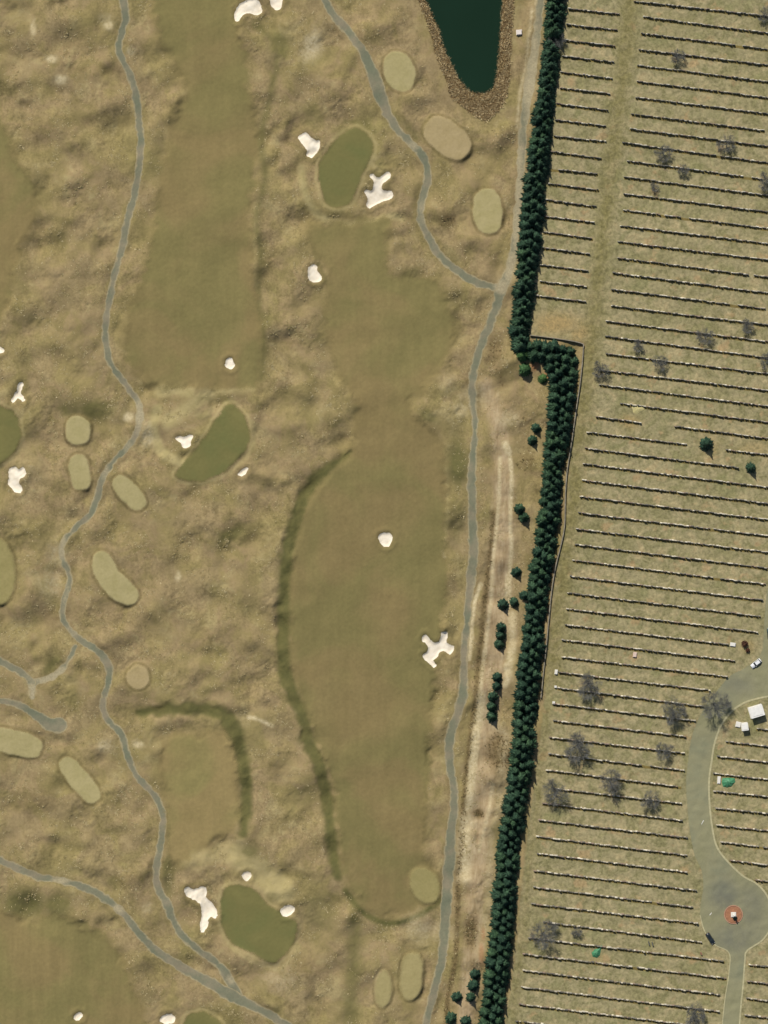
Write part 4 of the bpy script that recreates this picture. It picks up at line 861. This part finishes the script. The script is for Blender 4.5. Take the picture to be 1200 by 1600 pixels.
# pale sand heap
bm = bmesh.new(); V = [(0, 0, .55)]; F3 = []
for i in range(1, 5):
    for k in range(16):
        t = i / 4; a = 2 * math.pi * k / 16; rr = t * (1 + .18 * math.sin(3 * a + 1)); V.append((2.4 * rr * math.cos(a), 1.7 * rr * math.sin(a), .55 * (1 - t ** 1.4) - (.04 if i == 4 else 0) + .05 * math.sin(5 * a) * (i < 4)))
F3 = [(0, 1 + k, 1 + (k + 1) % 16) for k in range(16)]
for i in range(3):
    for k in range(16): a = 1 + i * 16 + k; b = 1 + i * 16 + (k + 1) % 16; F3 += [(a, a + 16, b), (b, a + 16, b + 16)]
bm.free(); tag(link('sand_heap', mesh_np('sand_heap', V, F3, plain('yellow sand', A(196, 184, 128), .95, .05, .2, .5), True), loc=at(996, 639)), 'pale yellow sand heap at the start of a headstone row', 'sand heap')
# reddish shrub
def clump(name, px, py, r, h, mat, label, seed, n=420, cat='shrub'):
    q = random.Random(seed); V = []; F = []; SH = []
    for i in range(n):
        a = q.uniform(0, 6.28); e = math.acos(q.uniform(0, 1)); rr = q.uniform(.45, 1.0); c = Vector((r * rr * math.sin(e) * math.cos(a), r * rr * math.sin(e) * math.sin(a), .2 + h * rr * math.cos(e)))
        b = len(V); s = q.uniform(.14, .3); u = Vector((q.uniform(-1, 1), q.uniform(-1, 1), q.uniform(-1, 1))).normalized(); w = u.orthogonal().normalized(); sh = q.random()
        for p in (u * s, w * s * .6, -u * s, -w * s * .6): V.append(tuple(c + p)); SH.append(sh)
        F += [(b, b + 1, b + 2), (b, b + 2, b + 3)]
    e = empty(name, at(px, py)); link('crown', mesh_np('crown', V, F, mat, False, {'shade': SH}), e); link('stem', trunk_mesh('stem', h * .6, .07), e)
    return tag(e, label, cat)
clump('rusty_shrub', 1163, 1006, 1.35, 2.6, MAT_RUST, 'rust coloured shrub near the white car', 5)
clump('rusty_shrub', 1168, 1016, .9, 1.5, MAT_RUST, 'low dark rusty shrub just below the larger rust coloured one', 6, 220)

# ------------------------------------------------------------------ monument in the turning circle
MAT_TERRA = plain('terracotta bed', (.30, .14, .075, 1), .9, .1, .25, .8); MAT_TKERB = plain('terracotta kerb stones', (.40, .22, .14, 1), .8, .2, .2, .4)
e = empty('monument', at(1146, 1429), 0.0)
bm = bmesh.new(); cyl(bm, (0, 0, .06), 3.35, 3.2, .42, 48); bed = bm_obj('planting_bed', bm, MAT_TERRA, e)
kbm = bmesh.new(); box(kbm, (0, 0, 0), (.34, .62, .5), 0, .03); kme = bpy.data.meshes.new('kerb_stone'); kbm.to_mesh(kme); kbm.free(); kme.materials.append(MAT_TKERB)
for k in range(36):
    a = 2 * math.pi * k / 36; link('kerb_stone', kme, bed, (3.5 * math.cos(a), 3.5 * math.sin(a), .1), a)
bm = bmesh.new(); box(bm, (0, 0, .35), (2.0, 2.0, .4), 0, .04); box(bm, (0, 0, .75), (1.5, 1.5, .4), 0, .04); bm_obj('steps', bm, MAT_MARBLE, e)
bm = bmesh.new(); box(bm, (0, 0, 1.7), (1.05, 1.05, 1.5), 0, .05); box(bm, (0, 0, 2.5), (1.35, 1.35, .16), 0, .03); bm_obj('pedestal', bm, MAT_MARBLE, e)
prof = [(.46, 2.58), (.44, 2.9), (.36, 3.4), (.30, 3.75), (.36, 4.0), (.33, 4.2), (.12, 4.3), (.10, 4.36), (.16, 4.45), (.18, 4.55), (.13, 4.68), (.02, 4.73)]
V = []; F = []
for (r, z) in prof:
    for k in range(14): a = 2 * math.pi * k / 14; V.append((r * math.cos(a) * (1 + .1 * math.cos(5 * a) * (z < 3.7)), r * .8 * math.sin(a), z))
for i in range(len(prof) - 1):
    for k in range(14): F.append((i * 14 + k, i * 14 + (k + 1) % 14, i * 14 + 14 + (k + 1) % 14, i * 14 + 14 + k))
st = link('statue', mesh_np('statue', V, F, MAT_MARBLE2, True), e)
bm = bmesh.new()
for sx in (-1, 1): cyl(bm, (sx * .48, -.12, 3.85), .09, .07, .75, 8, Matrix.Rotation(sx * -.9, 4, 'Y'))
bm_obj('arms', bm, MAT_MARBLE2, st, True)
tag(e, 'white statue on a stepped pedestal in a round terracotta bed', 'monument')
plant_tree(SHR[2], 'small_conifer', 1148, 1433.5, .52, 'tiny clipped conifer at the foot of the white statue', 'small conifers standing apart')

# ------------------------------------------------------------------ cars
MAT_GLASS = plain('car glass', (.012, .016, .018, 1), .08, .6, .1); MAT_TYRE = plain('tyre rubber', (.02, .02, .02, 1), .9, .1); MAT_RIM = plain('alloy rim', (.5, .5, .5, 1), .3, .5, metal=.8)
MAT_LAMP = plain('headlamp glass', (.7, .7, .68, 1), .1, .6); MAT_TAIL = plain('tail lamp', (.35, .02, .02, 1), .2, .5)
def car(px, py, deg, rgb, label, L=4.6, Wd=1.82):
    x, y = W(px, py); e = empty('parked_car', (x, y, zat(x, y) + .035), math.radians(deg)); P_ = plain('car paint', rgb, .25, .5, .03, Coat_Weight=.6)
    secs = [(-.50, .30, .62, .80), (-.485, .26, .86, .92), (-.36, .22, .95, 1.0), (-.10, .20, .94, 1.0), (.14, .20, .92, 1.0), (.34, .22, .82, .99), (.46, .26, .72, .90), (.50, .32, .56, .76)]
    V = []; F = []
    for (u, z0, z1, k) in secs:
        h = Wd / 2 * k; xx = u * L
        V += [(xx, -h * .92, z0), (xx, -h, (z0 + z1) / 2), (xx, -h * .9, z1), (xx, 0, z1 + .04), (xx, h * .9, z1), (xx, h, (z0 + z1) / 2), (xx, h * .92, z0), (xx, 0, z0)]
    m = len(secs)
    for i in range(m - 1):
        for k in range(8): F.append((i * 8 + k, i * 8 + (k + 1) % 8, i * 8 + 8 + (k + 1) % 8, i * 8 + 8 + k))
    F.append((0, 7, 6, 5)); F.append((0, 5, 4, 1)); F.append((1, 4, 3, 2)); b = (m - 1) * 8; F.append((b, b + 5, b + 6, b + 7)); F.append((b, b + 1, b + 4, b + 5)); F.append((b + 1, b + 2, b + 3, b + 4))
    me = mesh_np('body', V, F, P_, True); bmx = bmesh.new(); bmx.from_mesh(me); bmesh.ops.recalc_face_normals(bmx, faces=bmx.faces[:]); bmx.to_mesh(me); bmx.free(); body = link('body', me, e)
    def frustum(name, mat, x0, x1, X0, X1, z0, z1, w0, w1, par):
        V = [(x0, -w0, z0), (x1, -w0, z0), (x1, w0, z0), (x0, w0, z0), (X0, -w1, z1), (X1, -w1, z1), (X1, w1, z1), (X0, w1, z1)]
        return link(name, mesh_np(name, V, [(0, 3, 2, 1), (4, 5, 6, 7), (0, 1, 5, 4), (1, 2, 6, 5), (2, 3, 7, 6), (3, 0, 4, 7)], mat), par)
    gl = frustum('windows', MAT_GLASS, -.42 * L, .20 * L, -.33 * L, .06 * L, .90, 1.40, Wd * .44, Wd * .35, e)
    frustum('roof', P_, -.335 * L, .065 * L, -.32 * L, .045 * L, 1.395, 1.46, Wd * .355, Wd * .335, e)
    tb = bmesh.new(); cyl(tb, (0, 0, 0), .33, .33, .22, 20, Matrix.Rotation(math.pi / 2, 4, 'X')); tme = bpy.data.meshes.new('wheel'); tb.to_mesh(tme); tb.free(); tme.materials.append(MAT_TYRE)
    rb = bmesh.new(); cyl(rb, (0, 0, 0), .20, .20, .24, 14, Matrix.Rotation(math.pi / 2, 4, 'X')); rme = bpy.data.meshes.new('rim'); rb.to_mesh(rme); rb.free(); rme.materials.append(MAT_RIM)
    for ux in (-.31, .31):
        for sy in (-1, 1): w_ = link('wheel', tme, e, (ux * L, sy * (Wd / 2 - .10), .33)); link('rim', rme, w_)
    for sy in (-1, 1):
        bm = bmesh.new(); box(bm, (.478 * L, sy * Wd * .30, .60), (.14, .36, .14), 0, .02); bm_obj('headlight', bm, MAT_LAMP, e)
        bm = bmesh.new(); box(bm, (-.490 * L, sy * Wd * .32, .74), (.10, .28, .16), 0, .02); bm_obj('tail_light', bm, MAT_TAIL, e)
        bm = bmesh.new(); box(bm, (.15 * L, sy * (Wd / 2 + .08), .98), (.14, .2, .13), 0, .03); bm_obj('mirror', bm, P_, body)
    return tag(e, label, 'car', 'cars parked along the cemetery road')
car(1181, 1036.5, 218, (.72, .72, .70, 1), 'white car parked at the left side of the road bend')
car(1109.5, 1466, -57, (.012, .016, .018, 1), 'dark car parked at the lower left of the turning circle', 4.7)
car(1202, 990, 96, (.05, .075, .065, 1), 'dark car half cut off by the right edge of the photo')
slab(1097.5, 1285, .25, 1.9, .14, -30, 'thin white object lying on the road', MAT_MARBLE2, 'white_board', 'board')
slab(1110.5, 1428, .3, 1.3, .12, -38, 'thin pale object lying on the turning circle', MAT_MARBLE, 'pale_board', 'board')

# ------------------------------------------------------------------ boundary wall between belt and cemetery
WALL = [(828,524),(868,529),(907,536),(911,545),(907,590),(900,640),(893,690),(886,735),(883,775),(882,820),(876,852),(868,884),(862,920),(858,958),(854,1000),(850,1040),(845,1090)]
MAT_WALL = plain('brown wall masonry', (.16, .125, .085, 1), .9, .1, .3, .5); MAT_COPE = plain('wall coping stone', (.24, .21, .155, 1), .9, .1, .4, 1.6)
Pw, _ = catmull(WALL, False, 2.5); e = empty('boundary_wall', (Pw[0][0], Pw[0][1], zat(*Pw[0])))
o0 = np.array([Pw[0][0], Pw[0][1], zat(*Pw[0])])
for i in range(len(Pw) - 1):
    p, q_ = Pw[i], Pw[i + 1]; L = float(np.linalg.norm(q_ - p)); a = math.atan2(q_[1] - p[1], q_[0] - p[0]); mid = (p + q_) / 2; z = zat(*mid)
    bm = bmesh.new(); box(bm, (0, 0, .45), (L - .01, .30, 1.3)); w_ = bm_obj('wall_section', bm, MAT_WALL, e); w_.location = (mid[0] - o0[0], mid[1] - o0[1], z - o0[2]); w_.rotation_euler = (0, 0, a)
    bm = bmesh.new(); box(bm, (0, 0, 1.16), (L - .04, .36, .12), 0, .02); bm_obj('coping_stone', bm, MAT_COPE, w_)
tag(e, 'low brown boundary wall with pale coping along the evergreen belt', 'wall')

# ------------------------------------------------------------------ reeds and rough grass (uncountable)
def blades(name, pts, hgt, wid, n, cols, label, seed, lean=.5, rad=.3):
    q = np.random.default_rng(seed); m = len(pts) * n
    P = np.repeat(pts, n, 0); a = q.uniform(0, 2 * np.pi, m); rr = q.uniform(0, rad, m); P = P + np.stack([rr * np.cos(a), rr * np.sin(a), np.zeros(m)], 1)
    h = hgt * q.uniform(.55, 1.2, m); w = wid * q.uniform(.6, 1.3, m); b = q.uniform(0, 2 * np.pi, m); tip = lean * h * q.uniform(.2, 1.2, m)
    sx, sy = np.cos(b + np.pi / 2) * w / 2, np.sin(b + np.pi / 2) * w / 2
    V = np.stack([P + np.stack([-sx, -sy, np.full(m, -.08)], 1), P + np.stack([sx, sy, np.full(m, -.08)], 1), P + np.stack([np.cos(b) * tip, np.sin(b) * tip, h], 1)], 1).reshape(-1, 3)
    c = np.array(cols)[q.integers(0, len(cols), len(pts))] * q.uniform(.8, 1.2, (len(pts), 1)); c = np.repeat(np.repeat(c, n, 0), 3, 0)
    nt = NT(name + ' blades'); mt = nt.finish(nt.attrc('tint'), .9, .1)
    return tag(link(name, mesh_np(name, V, np.arange(3 * m).reshape(-1, 3), mt, False, {'tint': c})), label, kind='stuff')
def scatter(w, n, seed):
    q = np.random.default_rng(seed); w = np.clip(w, 0, None).ravel().astype(np.float64); k = q.choice(w.size, n, p=w / w.sum())
    x = XX.ravel()[k] + q.uniform(-GS / 2, GS / 2, n); y = YY.ravel()[k] + q.uniform(-GS / 2, GS / 2, n)
    return np.stack([x, y, np.array([zat(u, v) for u, v in zip(x, y)])], 1)
view = ((np.abs(XX) < 156) & (np.abs(YY) < 206)).astype(np.float32)
wr = view * sstep(-.4, .6, d_bank) * (1 - sstep(0.2, .7, d_pond))
blades('reeds', scatter(wr, 4200, 3), .7, .26, 6, [A(158,132,92)[:3], A(174,150,106)[:3], A(204,182,136)[:3], A(136,112,76)[:3], A(214,194,150)[:3]], 'brown dead reeds along the pond bank', 4, 1.2, .4)
wg = view * (R > .55) * (allt < -1.6) * (allb < -.6) * (allg < -2) * (allf < -1.5) * (allp < -1.2) * (d_lawn < -2.5) * (d_bank < -.5) * (swale < .15) * np.clip(band(22, 61) + .35, .03, 2) * (np.clip(band(5, 62), -.6, 2) + .65)
blades('rough_grass', scatter(wg, 24000, 5), .16, .34, 4, [A(160,144,98)[:3], A(172,156,110)[:3], A(150,136,88)[:3], A(184,168,124)[:3], A(198,182,140)[:3]], 'tufts of dry fescue scattered through the rough', 6, 3.2, .4)
wb = view * np.clip(m_brown - .35, 0, 1) * (d_bank < -1) * (XX > 22) * (d_lawn < -3) * (allp < -.8)
blades('scrub_stems', scatter(wb, 900, 7), .35, .4, 4, [A(120,102,70)[:3], A(140,120,84)[:3], A(108,98,64)[:3]], 'brown scrub in the strip between path and evergreen belt', 8, 1.6, .5)
